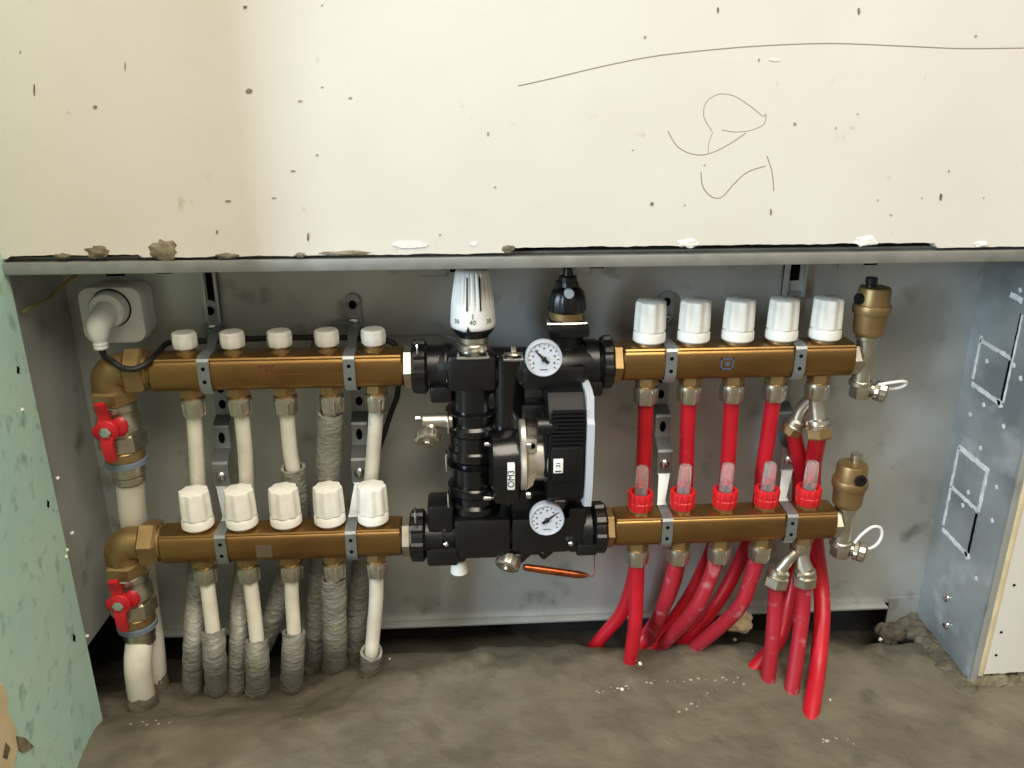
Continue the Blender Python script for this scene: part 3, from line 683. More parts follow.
# ------------------------------------------------------------------ ball valves with brass elbows and the big risers
def ball_valve(label, ex, ey, ez, hexx, barx, vx, vz_top, vz_bot, lean, pname):
    t = thing('ball_valve', label, 'valve', (vx,ey,vz_bot), 'red lever ball valves')
    e = MB(); R = .0188
    # elbow: from the horizontal run down into the valve
    e.tube([(hexx,ey,ez),(vx+.012,ey,ez),(vx+.004,ey,ez-.003),(vx-.0005,ey,ez-.011),(vx,ey,ez-.022),(vx,ey,vz_top)], [R*.92,R*.97,R*1.02,R*1.02,R*.98,R*.95], 28, 6)
    eo = e.build('elbow', 'brass_cast', t)
    h = MB(); h.hexn((hexx-.012,ey,ez),(hexx+.008,ey,ez),.0255,.26); h.cyl((hexx+.005,ey,ez),(hexx+.011,ey,ez),.019,28); h.build('union_nut', 'brass_cast', eo)
    h = MB(); h.cyl((hexx+.010,ey,ez),(barx+.004,ey,ez),.0175,28); h.build('thread_collar', 'brass', eo)
    h = MB(); h.hexn((vx,ey,vz_top-.004),(vx,ey,vz_top+.012),.0235,.1); h.build('elbow_nut', 'brass_cast', eo)
    L = vz_top - vz_bot; d = Vector((lean,.00,-1)).normalized(); o = Vector((vx,ey,vz_top-.003))
    v = MB()
    v.lathe(o, d, [(0,.0185),(.002,.0215),(.008,.0215),(.010,.0195),(.014,.0195),(.020,.0225),(.030,.0235),(.036,.0205)], 32)
    v.build('valve_body', 'nickel', t)
    v = MB(); v.lathe(o, d, [(.034,.0215),(.036,.0245),(.052,.0245),(.054,.0215)], 6, phase=.3); v.build('body_hex', 'nickel', t)
    v = MB(); v.lathe(o, d, [(.053,.019),(.055,.0205),(.064,.0205),(.066,.019)], 28); v.build('ferrule', 'brass_cast', t)
    v = MB(); v.lathe(o, d, [(.065,.0195),(.066,.0215),(.0715,.0215),(.073,.0185)], 28); v.build('washer', 'blue_ring', t, label='blue grey plastic ring')
    v = MB(); v.lathe(o, d, [(.072,.0165),(.073,.0175),(.083,.0175),(.085,.0160),(.092,.0165),(.094,.015)], 28); v.build('pipe_socket', 'nickel', t)
    # butterfly lever standing off towards the room
    c = o + d*.025 + Vector((.000,-.030,.004))
    s_ = MB(); s_.cyl(o+d*.028+Vector((-.004,-.016,0)), c+Vector((0,-.001,0)), .006, 18); s_.build('stem', 'nickel', t)
    l = MB(); l.cyl(c+Vector((0,.004,0)), c+Vector((0,-.004,0)), .012, 24)
    l.ribbon([c+Vector((.000,-.002,-.006)), c+Vector((.000,-.005,-.014)), c+Vector((.0005,-.004,-.026)), c+Vector((.001,-.002,-.033))], X, [.013,.011,.0115,.008], .005)
    l.ribbon([c+Vector((-.002,-.001,.006)), c+Vector((-.001,.001,.014)), c+Vector((-.001,-.002,.022)), c+Vector((-.001,-.005,.031))], X, [.013,.011,.0105,.009], .005)
    l.blob(c+Vector((.012,.003,.003)), Vector((.009,.004,.011)), .1, 2); l.blob(c+Vector((-.011,.003,-.003)), Vector((.006,.004,.008)), .1, 2)
    lo_ = l.build('lever', 'lever', t, ang=50)
    MB().lathe(c+Vector((0,-.004,0)), (0,-1,0), [(0,.0062),(.003,.0062),(.0045,.004)], 6).build('lever_nut', 'steel', lo_)
    return o + d*.088
b1 = ball_valve('upper ball valve with red lever under the brass elbow beside the socket', -.360,UY,UZ+.003,-.332,-.318,-.3625,.341,.245,.02,'a')
b2 = ball_valve('lower ball valve with red lever, left of the lower manifold bar', -.369,LY,LZ+.003,-.340,-.329,-.3735,.1465,.05,.01,'b')
t = pipe('thick white riser below the upper ball valve, passing behind the lower valve', 'thick white risers', [[*b1],(133,515,.846),(140,555,.862),(147,610,.862),(152,650,.840),('f',155,688)], .0145, 'pex_white', name='riser_pipe', mud=True)
t = pipe('thick white riser below the lower ball valve, furthest forward on the left', 'thick white risers', [[*b2],(138,665,.803),('f',143,706)], .0150, 'pex_white', name='riser_pipe', mud=True)
# ------------------------------------------------------------------ air vents at the right-hand ends
def air_vent(label, x, y, ztop, zbar, barx, knob_front, strap):
    t = thing('air_vent', label, 'valve', (x,y,zbar-.045), 'brass automatic air vents')
    b_ = MB(); b_.lathe((x,y,ztop-.054), Z, [(0,.012),(.001,.0140),(.004,.0158),(.006,.0162),(.025,.0172),(.0255,.0192),(.027,.0196),(.0335,.0196),(.035,.0190),(.0355,.0174),(.051,.0166),(.0535,.0155),(.0545,.012)], 40)
    bo = b_.build('float_chamber', 'brass_cast', t)
    MB().lathe((x+(-.006 if not knob_front else .004),y-.002 if not knob_front else y+.002,ztop), Z, [(0,.005),(.004,.005),(.005,.0062),(.010,.0062),(.0105,.005)], 16).build('vent_cap', 'nickel' if knob_front else 'black', bo)
    if knob_front:
        MB().lathe((x+.002,y-.0165,ztop-.013), (0,-1,0), [(0,.0065),(.0035,.0065),(.0035,.0035),(.002,.003)], 20).build('side_plug', 'black', bo)
    else:
        MB().lathe((x-.016,y-.004,ztop-.012), (-1,-.2,0), [(0,.006),(.004,.006),(.004,.003)], 18).build('side_plug', 'black', bo)
    n_ = MB(); n_.cyl((x,y,zbar-.030),(x,y,ztop-.050),.0105,28); n_.cyl((x,y,ztop-.058),(x,y,ztop-.052),.0125,28)
    n_.hexn((barx-.001,y,zbar-.003),(barx+.009,y,zbar-.003),.0175,.2)
    # cast shoulder between the hexagon and the column
    n_.tube([(barx+.008,y-.001,zbar-.003),(x-.003,y-.002,zbar-.008)], [.0125,.0095], 20, 0)
    n_.build('tee_body', 'nickel', t)
    d_ = MB(); d_.hexn((x+.001,y-.001,zbar-.047),(x+.001,y-.001,zbar-.029),.0122,.25); d_.cyl((x,y,zbar-.033),(x,y,zbar-.027),.0125,28); d_.build('drain_body', 'nickel', t)
    dd = Vector((.9,-.45,-.12)).normalized(); o_ = Vector((x+.011,y-.003,zbar-.037))
    k = MB(); k.lathe(o_, dd, [(0,.0065),(.003,.0065),(.0035,.0105),(.007,.0115),(.008,.0100),(.009,.0115),(.015,.0115),(.017,.0095),(.0175,.006)], 40, fn=lambda a,t_: 1+.03*math.cos(14*a)); k.build('drain_cap', 'nickel', t)
    MB().tube([V(*o_)+V(*p) for p in strap], .0017, 10, 8).build('cap_strap', 'white', t)
    for v in t.children[-1].data.vertices: pass
    return t
air_vent('brass air vent with nickel drain at the right end of the upper bar', .4395,UY,.448,UZ+.001,.4215,False, [(.004,-.008,.008),(.012,-.012,.011),(.028,-.010,.012),(.036,-.006,.009),(.034,-.004,.004),(.022,-.004,.001),(.012,-.004,.003)])
air_vent('brass air vent with black side plug at the right end of the lower bar', .4355,LY,.2505,LZ+.003,.4195,True, [(.002,-.004,.010),(.008,-.006,.022),(.020,-.004,.030),(.031,-.002,.027),(.034,-.002,.016),(.028,-.004,.006),(.018,-.006,.002)])

# ------------------------------------------------------------------ mixing unit (black pump group)
mx = thing('mixing_unit', 'black pump mixing unit with two dials and thermostatic head between the manifolds', 'mixing unit', P(480,560,.83))
GY = .822
def vc(mb, px, y0, y1, r, Y=GY, bev=.002, n=32):
    a = P(px,y0,Y); c = P(px,y1,Y); x = (a.x+c.x)/2; return mb.cyl((x,Y,c.z),(x,Y,a.z), r, n, bev)
UCZ, LCZ = UZ, LZ+.001
# valve block and columns
b_ = MB()
xl = P(473,400,GY).x; xr = P(507,400,GY).x; xv = P(566,350,GY).x
b_.cyl((xl,GY,LCZ-.022),(xl,GY,.392),.0235,36,.003)
b_.lathe((xl,GY,.268), Z, [(0,.025),(.003,.0275),(.012,.0275),(.014,.0255),(.030,.0255),(.033,.028),(.040,.028),(.043,.025)], 36)
b_.lathe((xl,GY,.205), Z, [(0,.026),(.004,.029),(.011,.029),(.014,.0255),(.022,.0255),(.025,.0285),(.031,.0285),(.034,.0255)], 36)
b_.cyl((xr,GY-.006,.255),(xr,GY-.006,.388),.0185,32,.003)
b_.cyl((xl,GY,.338),(xr,GY-.004,.338),.016,24); b_.cyl((xl,GY,.285),(xr,GY-.002,.285),.020,24)
b_.build('valve_column', 'black_gloss', mx)
# upper run
b_ = MB(); b_.tube([(-.030,UY,UCZ),(.01,GY+.004,UCZ),(.06,GY,UCZ),(.105,GY,UCZ),(.150,UY,UCZ)], [.0215,.0235,.0225,.0235,.0215], 32, 6)
b_.box((-.015,GY-.026,.352),(.036,GY+.014,.392),.006); b_.box((.062,GY-.024,.3515),(.128,GY+.014,.378),.005)
b_.lathe((-.020,UY,UCZ), X, [(0,.0225),(.003,.0255),(.010,.0255),(.013,.0225)], 32); b_.lathe((.128,UY,UCZ), X, [(0,.0225),(.003,.0262),(.016,.0262),(.019,.0225)], 32)
b_.box((-.033,UY-.026,.3365),(-.010,UY-.004,.3545),.003); b_.box((.126,UY-.026,.340),(.148,UY-.004,.357),.003)
b_.build('upper_body', 'black', mx)
# lower run
b_ = MB(); b_.tube([(-.028,LY,LCZ),(.02,LY+.004,LCZ+.003),(.08,LY+.004,LCZ+.005),(.145,LY,LCZ+.002)], [.0215,.0235,.0235,.0215], 32, 6)
b_.box((-.012,LY-.025,LCZ-.019),(.050,LY+.02,LCZ+.030),.005); b_.box((.050,LY-.022,LCZ-.017),(.118,LY+.02,LCZ+.028),.006); b_.box((.050,LY-.010,LCZ+.02),(.100,LY+.024,LCZ+.056),.006)
b_.box((.112,LY-.022,LCZ-.018),(.134,LY+.01,LCZ+.040),.006)
b_.box((-.042,LY-.027,LCZ-.025),(-.008,LY-.005,LCZ-.004),.003); b_.box((.122,LY-.026,LCZ-.019),(.146,LY-.006,LCZ-.004),.003)
b_.box((-.040,LY-.020,LCZ+.012),(-.012,LY+.016,LCZ+.046),.004)
b_.lathe((.128,LY,LCZ+.002), X, [(0,.0225),(.003,.0262),(.012,.0262),(.015,.0225)], 32)
b_.build('lower_body', 'black', mx)
# union nuts, ribbed
def union(x0, x1, cy, cz):
    r = .0285; L = x1-x0
    f = lambda a, t_: 1 + .045*(1 if math.cos(8*a) > .25 else -1)
    MB().lathe((x0,cy,cz), X, [(0,r*.86),(.002,r*.98),(L-.003,r*1.0),(L,r*.86)], 64, fn=f).build('union_nut', 'black', mx, ang=25)
union(-.0515,-.035,UY,UCZ); union(.148,.161,UY,UCZ+.001); union(-.0605,-.043,LY,LCZ); union(.143,.158,LY,LCZ+.003)
MB().cyl((-.036,UY,UCZ),(-.018,UY,UCZ),.0235,32).build('union_tail', 'black', mx); MB().cyl((-.044,LY,LCZ),(-.024,LY,LCZ),.0235,32).build('union_tail', 'black', mx)
# clips: bent wire pins
def clip(px0, px1, py, Y):
    a = P(px0,py,Y); c = P(px1,py,Y); z = (a.z+c.z)/2
    MB().tube([(a.x,Y+.012,z+.001),(a.x,Y+.002,z+.001),(a.x+.0012,Y,z),(c.x-.0012,Y,z),(c.x,Y+.002,z+.001),(c.x,Y+.012,z+.001)], .0015, 8, 3).build('retaining_clip', 'steel', mx)
clip(458,488,358,.7935); clip(504,523,360,.792); clip(549,585,324,.8015)
def vclip(px, py0, py1, Y):
    a = P(px,py0,Y); c = P(px,py1,Y)
    MB().tube([(a.x,Y+.010,a.z),(a.x,Y,a.z-.0012),(a.x,Y,c.z+.0012),(a.x,Y+.010,c.z)], .0011, 8, 3).build('retaining_clip', 'steel', mx)
vclip(417,344,355,.803); vclip(415,512,524,.786); vclip(448,417,434,.796); vclip(446,454,472,.796); vclip(448,494,508,.793)
for (x,y,Y) in [(449,381,.804),(582,384,.804),(446,545,.786),(571,544,.789)]:
    p = P(x,y,Y); MB().lathe(p+V(0,.004,0), (0,-1,0), [(0,.0028),(.004,.0028),(.005,.0016)], 12).build('set_screw', 'steel', mx)
for (x,y,Y) in [(490,444,.792),(489,498,.790)]:
    p = P(x,y,Y); MB().cyl(p-X*.006, p+X*.003, .0026, 12).cyl(p+X*.003,p+X*.007,.0017,10).build('set_screw', 'steel', mx)
# collars where the body splits
for y_ in (416,470,492):
    p = P(473,y_,.80)
    MB().lathe((xl,GY,p.z-.001), Z, [(0,.0262),(.0004,.0292),(.0016,.0292),(.002,.0262)], 40).build('joint_ring', 'black_gloss', mx)
# centre plug
p = P(513.5,353,GY-.006)
MB().lathe((p.x,p.y,.386), Z, [(0,.0105),(.002,.0115),(.0035,.0100)], 28).build('plug_flange', 'nickel', mx)
MB().box((p.x-.0028,p.y-.0028,.389),(p.x+.0028,p.y+.0028,.3945),.0006).build('square_plug', 'nickel', mx)
# thermometers
def thermometer(px, py, Y, ang):
    c = P(px,py,Y); r = .0181
    o = MB().lathe(c+V(0,.020,0), (0,-1,0), [(0,.008),(.006,.008),(.008,r*.9),(.010,r),(.0185,r),(.020,r*.97),(.0195,r*.93)], 40).build('thermometer', 'black', mx)
    MB().lathe(c+V(0,.0005,0), (0,-1,0), [(-.0012,r*.97),(.0002,r*.965)], 40).build('dial_face', 'dial', o)
    ti = MB()
    for k in range(15):
        a = math.radians(-130 + 260*k/14)
        dv = V(math.sin(a),0,math.cos(a)); sd = V(math.cos(a),0,-math.sin(a)); L = .0024 if k % 2 == 0 else .0014
        a0 = c + dv*r*.86 + V(0,-.0002,0); a1 = c + dv*(r*.86-L) + V(0,-.0002,0); w = .00022 if k % 2 else .0004
        ti.prism([a0-sd*w,a0+sd*w,a1+sd*w,a1-sd*w], (0,.0004,0))
    for k in range(7):
        a = math.radians(-112 + 224*k/6); dv = V(math.sin(a),0,math.cos(a)); q = c+dv*r*.62
        ti.box((q.x-.0009,c.y-.0003,q.z-.0008),(q.x+.0007,c.y+.0001,q.z+.0009))
    ti.box((c.x-.004,c.y-.0003,c.z-.0115),(c.x+.004,c.y+.0001,c.z-.0108))
    ti.build('dial_marks', 'grey_print', o)
    a = math.radians(ang); dv = V(math.sin(a),0,math.cos(a)); sd = V(math.cos(a),0,-math.sin(a)); e = V(0,-.0009,0)
    nd = MB(); nd.prism([c+e+dv*.0135-sd*.0003, c+e+dv*.0135+sd*.0003, c+e+sd*.0014, c+e-dv*.0062+sd*.0017, c+e-dv*.0062-sd*.0017, c+e-sd*.0014], (0,.0005,0))
    nd.lathe(c+V(0,.0003,0), (0,-1,0), [(0,.0026),(.0022,.0026),(.003,.0018)], 20); nd.build('needle', 'ink', o)
    MB().lathe(c+V(0,.0195,0), (0,-1,0), [(.009,r*1.0),(.0195,r*1.03),(.0205,r*1.0),(.0205,r*.94),(.019,r*.94)], 40, caps=False).build('bezel', 'plate', o)
thermometer(544,359,.781,-45); thermometer(547,520,.776,52)
# automatic vent with brass ring
ax_ = P(566.5,330,UY).x; z_ = lambda y: P(568,y,UY).z
b_ = MB(); b_.lathe((ax_,UY,UCZ), Z, [(0,.018),(z_(343)-UCZ,.0165),(z_(334)-UCZ,.0185),(z_(328)-UCZ,.0222),(z_(323)-UCZ,.0222),(z_(319)-UCZ,.0195)], 36)
b_.box((ax_-.021,UY-.023,z_(332)),(ax_+.021,UY+.01,z_(320)),.003)
b_.build('vent_socket', 'black', mx)
MB().cyl((ax_,UY,z_(318.5)),(ax_,UY,z_(310)),.0182,36).build('brass_ring', 'brass_cast', mx)
f = lambda a, t_: 1 + (.03 if t_ < .026 else 0)*math.cos(10*a)
v = MB(); v.lathe((ax_,UY,z_(310)), Z, [(0,.0190),(.003,.0195),(.013,.0185),(.020,.0165),(.024,.0130),(.0255,.0085),(.030,.0078),(.031,.0098),(.036,.0095),(.037,.0055),(.0445,.0045),(.0455,.003)], 60, fn=f)
v.box((ax_-.013,UY-.006,z_(291)),(ax_-.006,UY+.004,z_(280)),.002); v.box((ax_+.005,UY-.006,z_(290)),(ax_+.011,UY+.004,z_(281)),.002)
vo = v.build('air_valve_cap', 'black', mx)
p = P(569.5,294,UY-.0195); MB().lathe(p+V(0,.006,0), (0,-1,0), [(0,.0050),(.006,.0050),(.0065,.0044)], 20).build('valve_disc', 'plate', vo)
# thermostatic head
hx, hy = P(473,318,.820).x, .820; hz = lambda y: P(473,y,hy).z
hb, ht = hz(326), hz(268)
H = ht-hb
def grooves(a, t_):
    k = t_/H
    if .34 < k < .96: return 1 - .085*max(0, math.cos(22*a))**2*min(1,(k-.34)*8)
    return 1
prof_h = [(0,.0215),(H*.015,.0228),(H*.08,.0232),(H*.30,.0226),(H*.34,.0224)]
prof_h += [(H*(.34+.6*i/10), .0224-.0052*(i/10)**1.2) for i in range(1,11)] + [(H*.965,.0162),(H*.99,.0145),(H*1.0,.0115),(H*1.003,.004)]
ho = MB().lathe((hx,hy,hb), Z, prof_h, 132, fn=grooves).build('thermostatic_head', 'white', mx, ang=50)
for sgn, w in ((-.0063,.0007),(.0075,.0007)):
    MB().prism([(hx+sgn-w,hy-.0228,hb+H*.36),(hx+sgn+w,hy-.0228,hb+H*.36),(hx+sgn*.86+w,hy-.0171,hb+H*.90),(hx+sgn*.86-w,hy-.0171,hb+H*.90)], (0,.004,0)).build('cooling_slot', 'dark', ho)
dg = MB()
for txt, a in (('40',-2),('30',42),('50',-46)):
    aa = math.radians(a); nrm = V(math.sin(aa),-math.cos(aa),0); r_ = V(math.cos(aa),math.sin(aa),0)
    dg.text(txt, .0066, V(hx,hy,hb+H*.16)+nrm*.0232, r_, Z, .0002)
dg.box((hx-.0010,hy-.0236,hb+H*.22),(hx-.0004,hy-.0225,hb+H*.31))
dg.build('scale_digits', 'grey_print', ho)
n_ = MB(); n_.lathe((hx,hy,hb-.0115), Z, [(0,.015),(.003,.0165),(.006,.0195),(.0108,.0222),(.0125,.0216)], 36)
n_.prism([(hx-.0075,hy-.0222,hb),(hx-.0035,hy-.0234,hb),(hx-.0055,hy-.0237,hb+.006)], (0,.003,0)); n_.build('head_base', 'black', ho)
n_ = MB(); n_.lathe((hx,hy,hz(341)), Z, [(0,.0150),(.001,.0158),(.009,.0158),(.0100,.0150)], 36); n_.build('head_collar', 'nickel', ho)
n_ = MB(); n_.lathe((hx,hy,hz(351)), Z, [(0,.0155),(.0015,.0172),(.009,.0172),(.0105,.0158)], 36); n_.build('valve_nut', 'nickel', ho)
# drain cocks
d1 = MB(); p = P(432,421,.812); d1.cyl(p-X*.010, p+X*.022, .0085, 24); d1.cyl(p+V(0,0,0), P(430,432,.804), .0062, 20)
do = d1.build('drain_valve', 'nickel', mx)
q = P(417.5,418,.812); MB().lathe(q+X*.003, (-1,0,0), [(0,.003),(.005,.003),(.006,.002)], 6).cyl(q,p,.0018,10).build('drain_screw', 'steel', do)
kq = P(428,439,.800); kd = Vector((-.1,-.75,-.5)).normalized()
MB().lathe(kq-kd*.008, kd, [(0,.007),(.001,.0125),(.004,.0132),(.011,.0132),(.0125,.011),(.0125,.006),(.011,.005),(.012,.0038),(.015,.0034)], 60, fn=lambda a,t_: 1+.025*math.cos(18*a)).build('knurled_cap', 'nickel', do)
d2 = MB(); d2.cyl(P(528,546,.812), P(514,559,.800), .0095, 24); do = d2.build('drain_valve', 'black', mx)
kq = P(507,565.5,.792); kd = Vector((-.35,-.65,-.5)).normalized()
MB().lathe(kq-kd*.012, kd, [(0,.007),(.001,.0120),(.004,.0138),(.013,.0138),(.0150,.0115),(.015,.006),(.0135,.005),(.0145,.004),(.018,.0034)], 60, fn=lambda a,t_: 1+.02*math.cos(12*a)).build('knurled_cap', 'nickel', do)
d3 = MB(); d3.box(P(516,552,.80)-V(.0,.004,.0025), P(538,551,.80)+V(0,.004,.003), .001); d3.cyl(P(541,555,.80), P(552,546,.81), .0065, 18); d3.build('bottom_lug', 'black', mx)
MB().cyl(P(553,547,.798), P(557,549,.796), .0022, 12).build('set_screw', 'steel', mx)
# white drain stub below the left column
sx = P(459,560,.815); MB().cyl((sx.x,.815,P(459,558,.815).z),(sx.x,.815,LCZ-.02),.0088,24).build('drain_stub', 'black', mx)
MB().lathe((sx.x,.815,P(459,572,.815).z), Z, [(0,.0085),(.001,.0100),(.012,.0090),(.0165,.0080)], 28).build('stub_cap', 'cap_white', mx, label='white plastic cap under the unit')

# copper sensor bulb with its capillary
sb = thing('sensor_bulb', 'copper temperature bulb hanging below the black mixing unit', 'sensor', P(558,572,.80))
MB().tube([P(523,567,.800),P(527,567.5,.800),P(545,570,.800),P(577,574.5,.800),P(588,575.5,.800)], [.0024,.0040,.0043,.0043,.0020], 18, 5).build('bulb', 'copper', sb)
MB().tube([P(588,575.5,.800),P(593,576,.801),P(594.5,570,.806),P(594,545,.826)], .0006, 8, 6).build('capillary', 'copper', sb)

# ------------------------------------------------------------------ circulation pump
PYc = .800; pc = P(535,470,PYc); pz = P(550,448,PYc).z
pu = thing('circulation_pump', 'black circulation pump with bare aluminium flange and pale end plate', 'pump', (pc.x,PYc,pz-.05))
x_ = lambda px: P(px,455,PYc-.02).x
x0, x1, x2, x3, x4 = x_(489), x_(520), x_(527), x_(547), x_(583)
v = MB(); v.lathe((x0,PYc,pz-.012), X, [(0,.026),(.004,.034),(x1-x0-.008,.036),(x1-x0,.034)], 40)
v.box((x0+.004,PYc-.033,pz-.050),(x1,PYc+.02,pz-.004),.006); vo = v.build('volute', 'black_gloss', pu)
# aluminium flange: a lobed plate and a neck
def lob(a, t_): return 1 + .10*math.cos(4*a+.785*2)
fo = MB().lathe((x1,PYc,pz-.006), X, [(0,.0385),(.001,.0402),(.0055,.0402),(.0065,.0385)], 72, fn=lob).build('flange', 'alu', pu)
n_ = MB(); n_.lathe((x1+.006,PYc,pz-.006), X, [(0,.034),(.003,.0300),(.010,.0285),(x3-x1-.008,.0290),(x3-x1-.006,.031)], 48)
n_.box((x1+.005,PYc-.030,pz+.008),(x1+.017,PYc-.018,pz+.024),.0015); n_.prism([(x1+.005,PYc-.027,pz-.036),(x1+.005,PYc-.027,pz-.020),(x1+.018,PYc-.027,pz-.012),(x1+.013,PYc-.027,pz-.030)], (0,.008,0)); n_.build('flange_neck', 'alu', fo)
for (yy,zz) in ((-.031,.018),(-.029,-.040)): MB().lathe((x1+.006,PYc+yy,pz+zz), X, [(0,.0036),(.004,.0036),(.0048,.003)], 18).build('flange_screw', 'steel', fo)
MB().lathe((x1+.012,PYc-.0305,pz+.0165), (0,-1,0), [(0,.003),(.0006,.003)], 14).build('drain_hole', 'dark', fo)
# motor casing: rounded block, with cooling ribs in the upper part
def motor_outline(k=1.0):
    pts = [(-.047,-.030),(-.047,.030),(-.030,.047),(.020,.050),(.038,.052),(.046,.040),(.046,-.030),(.030,-.050),(-.030,-.050)]
    return pts
m_ = MB()
zt, zb = P(565,392,PYc-.02).z, P(565,500,PYc-.02).z
zc = (zt+zb)/2; hh = (zt-zb)/2
out = [(-.036,-.6),(-.036,.55),(-.030,.78),(-.016,.97),(.03,1.0),(.042,.8),(.042,-.8),(.03,-1),(-.02,-1),(-.032,-.85)]
m_.prism([(x3,PYc+y,zc+z*hh) for y,z in out], (x4-x3,0,0))
m_.box((x3+.002,PYc-.040,zc-hh*.5),(x4-.002,PYc-.030,zc+hh*.15),.003)
m_.box((x3-.004,PYc-.030,zc-.030),(x3+.002,PYc+.03,zc+.032),.003)
mo = m_.build('motor_casing', 'motor', pu)
rb = MB()
for k in range(9):
    z = zc+hh*.20+k*.0042; rb.box((x3+.003,PYc-.0395,z),(x4-.001,PYc-.034,z+.0016),.0004)
rb.build('cooling_ribs', 'motor', mo)
MB().box((x1+.001,PYc+.004,pz+.020),(x3+.004,PYc+.03,pz+.048),.004).build('terminal_box', 'black', mo)
MB().cyl((x3+.010,PYc-.028,zc+hh*.45),(x3-.012,PYc-.028,zc+hh*.45),.010,24).build('cable_gland', 'black', mo)
pl = MB(); out2 = [(-.038,-.98),(-.043,-.55),(-.043,.56),(-.037,.62),(-.033,.97),(-.018,1.03),(.032,1.06),(.046,.85),(.046,-.85),(.032,-1.06),(-.025,-1.05)]
pl.prism([(x4,PYc+y,zc+z*hh) for y,z in out2], (.0075,0,0)); pl.build('end_plate', 'plate', pu, label='pale grey end plate')
# stickers
a = P(507.5,464,PYc-.0376); c = P(515,490,PYc-.0376)
lb = MB().box((a.x,PYc-.0378,c.z),(c.x,PYc-.033,a.z),.0008).build('label_plate', 'white', vo)
MB().text('OM3', .0095, ((a.x+c.x)/2,PYc-.0380,(a.z+c.z)/2-.002), Z, -X, .0002).build('label_text', 'ink', lb)
a = P(553.5,459,PYc-.0405); c = P(563,473,PYc-.0405)
lb = MB().box((a.x,PYc-.0413,c.z),(c.x,PYc-.0395,a.z),.0007).build('label_plate', 'white', mo)
tx = MB(); tx.box((a.x+.002,PYc-.0416,c.z+.0018),(c.x-.002,PYc-.0412,c.z+.0030)); tx.text('21', .0060, ((a.x+c.x)/2,PYc-.0415,(a.z+c.z)/2+.002), Z, -X, .0002)
tx.build('label_text', 'ink', lb)

# ------------------------------------------------------------------ socket, plug and cables
sx0 = P(79.5,315,.860).x; sx1 = P(143.5,315,.860).x; sz0 = P(113,344,.860).z; sz1 = P(111,287,.860).z
so = thing('socket_outlet', 'white surface-mounted socket box in the upper left corner of the cabinet', 'socket', ((sx0+sx1)/2,BY,(sz0+sz1)/2))
def rrect(x0,x1,z0,z1,r,y,n=8):
    q = []
    for cx,cz,a0 in ((x1-r,z1-r,0),(x0+r,z1-r,90),(x0+r,z0+r,180),(x1-r,z0+r,270)):
        for i in range(n+1):
            a = math.radians(a0+90*i/n); q.append((cx+r*math.cos(a), y, cz+r*math.sin(a)))
    return q
s_ = MB(); s_.prism(rrect(sx0+.002,sx1-.002,sz0+.002,sz1-.002,.012,.874), (0,BY-.875,0)); s_.build('box', 'white', so)
n = 36; loops = [rrect(sx0+d,sx1-d,sz0+d,sz1-d,.013-d*.5,y) for d,y in ((0,.876),(0,.864),(.001,.861),(.003,.860))]
f_ = MB(); L = len(loops[0]); f_.v += [Vector(p) for lp in loops for p in lp]
for i in range(len(loops)-1):
    for k in range(L): f_.f.append((i*L+k, i*L+(k+1)%L, (i+1)*L+(k+1)%L, (i+1)*L+k))
f_.f += [tuple(range(L-1,-1,-1)), tuple(3*L+k for k in range(L))]
f_.build('faceplate', 'white', so)
cc = P(111,308,.860)
MB().lathe((cc.x,.8605,cc.z), (0,-1,0), [(0,.0205),(.0008,.0205),(.0008,.0195)], 40).build('recess_rim', 'ink', so)
pg = thing('power_plug', 'white angled plug in the socket with black cable looping behind the bar', 'plug', (cc.x,.85,cc.z))
k_ = MB(); k_.lathe((cc.x,.8595,cc.z), (0,-1,0), [(0,.0188),(.010,.0188),(.0125,.0170),(.013,.010)], 40)
k_.tube([(cc.x,.852,cc.z),(cc.x-.003,.842,cc.z-.007),(cc.x-.005,.835,cc.z-.014),(cc.x-.005,.833,cc.z-.026)], [.0125,.0125,.0118,.0080], 28, 6)
k_.lathe((cc.x-.005,.833,cc.z-.0355), Z, [(0,.0068),(.002,.0074),(.0032,.0066),(.004,.0074),(.006,.0074),(.007,.0066),(.012,.008)], 24)
k_.build('plug_body', 'white', pg, ang=45)
ce = V(cc.x-.005,.833,cc.z-.033)
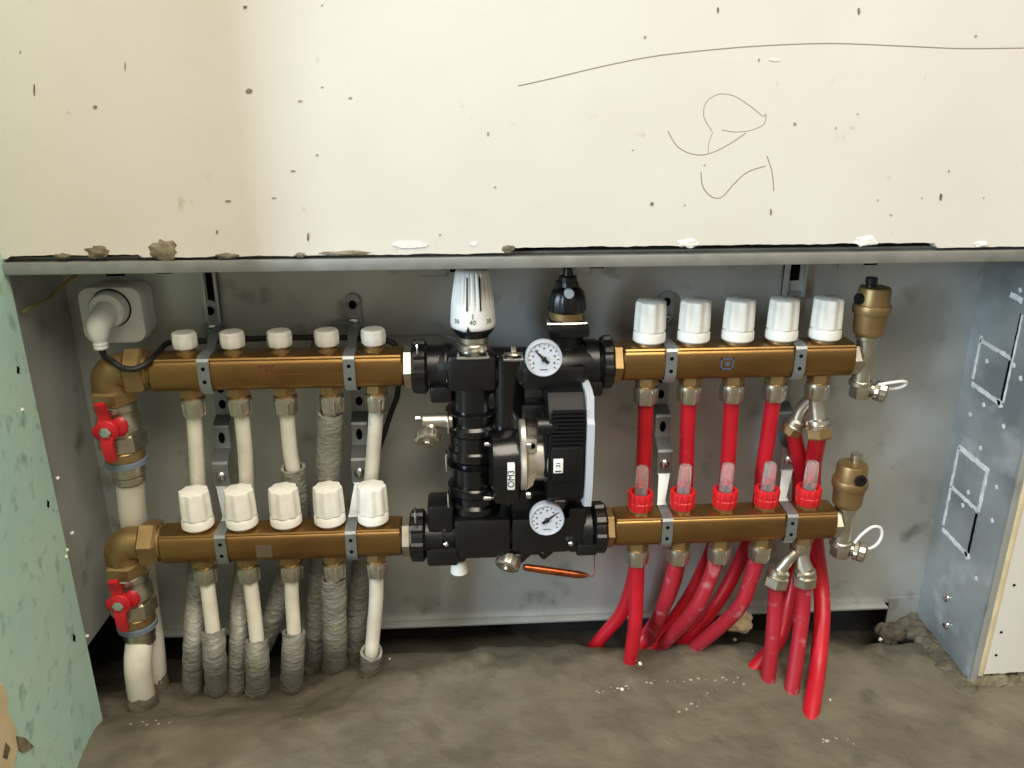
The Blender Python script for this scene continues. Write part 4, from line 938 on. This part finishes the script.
MB().tube([ce, ce+V(.002,-.001,-.010), P(112,361,.812), P(123,368,.806), P(137,368.5,.806), P(151,360,.818), P(160,350,.842), P(172,342,.862), (-.27,.872,.390), (-.22,.874,.391), (-.16,.874,.391), (-.10,.872,.389), (-.070,.868,.380), P(398,390,.872), P(392,410,.874), P(384,434,.876), P(374,470,.878), P(370,540,.880), P(380,590,.885)], .0031, 12, 8).build('cable', 'rubber', pg)
# coiled capillary behind the second bracket
cp = thing('capillary_coil', 'thin grey capillary wire coiled on the back panel behind the second bracket', 'wire', P(343,350,.89))
co = MB(); c0_ = P(343,352,.888)
pts = []
for k in range(60):
    a = 2*math.pi*k/20; r = .031+.0012*(k/20)+.0008*math.sin(k)
    pts.append(c0_ + V(r*math.cos(a)*1.05, .001*(k/20)-.002, r*math.sin(a)))
pts += [P(385,338,.888), P(410,336,.888), P(440,335,.885), P(458,340,.86)]
co.tube(pts, .0010, 6, 3); co.build('wire', 'zinc', cp)
# earth wire, upper left
ew = MB().tube([P(22,313,.80),P(34,305,.815),P(48,299,.84),P(60,288,.86),P(72,278,.875),P(84,271,.885)], .0015, 10, 6).build('earth_wire', 'earth_wire')
tag(ew, 'thin yellow earth wire in the upper left corner of the cabinet', 'wire')
# rubble: chunk of cream board lying behind the red pipes
rc = FP(735,616)
c = P(738,622,.872)
q = MB().blob(c, Vector((.017,.010,.014)), .5, 3, seed=12).build('plaster_chunk', 'cream2', ang=20); tag(q, 'cream lump of plaster lying behind the dusty red pipes', 'rubble')
for i,(px,py,r) in enumerate([(735,640,.003),(752,652,.002),(640,687,.0022),(622,690,.0028),(708,680,.002),(390,660,.0025),(300,720,.002),(640,664,.003),(150,588+100,.0022),(830,700,.0016),(598,690,.0018),(880,640,.003)]):
    g = FP(px,py); o = MB().blob(g+V(0,0,r*.25), r*.7, .6, 2, seed=i).build('plaster_crumb', 'white_plaster' if i%2 else 'mortar'); tag(o, 'small crumb of plaster lying on the screed floor', 'rubble', 'plaster crumbs on the floor')
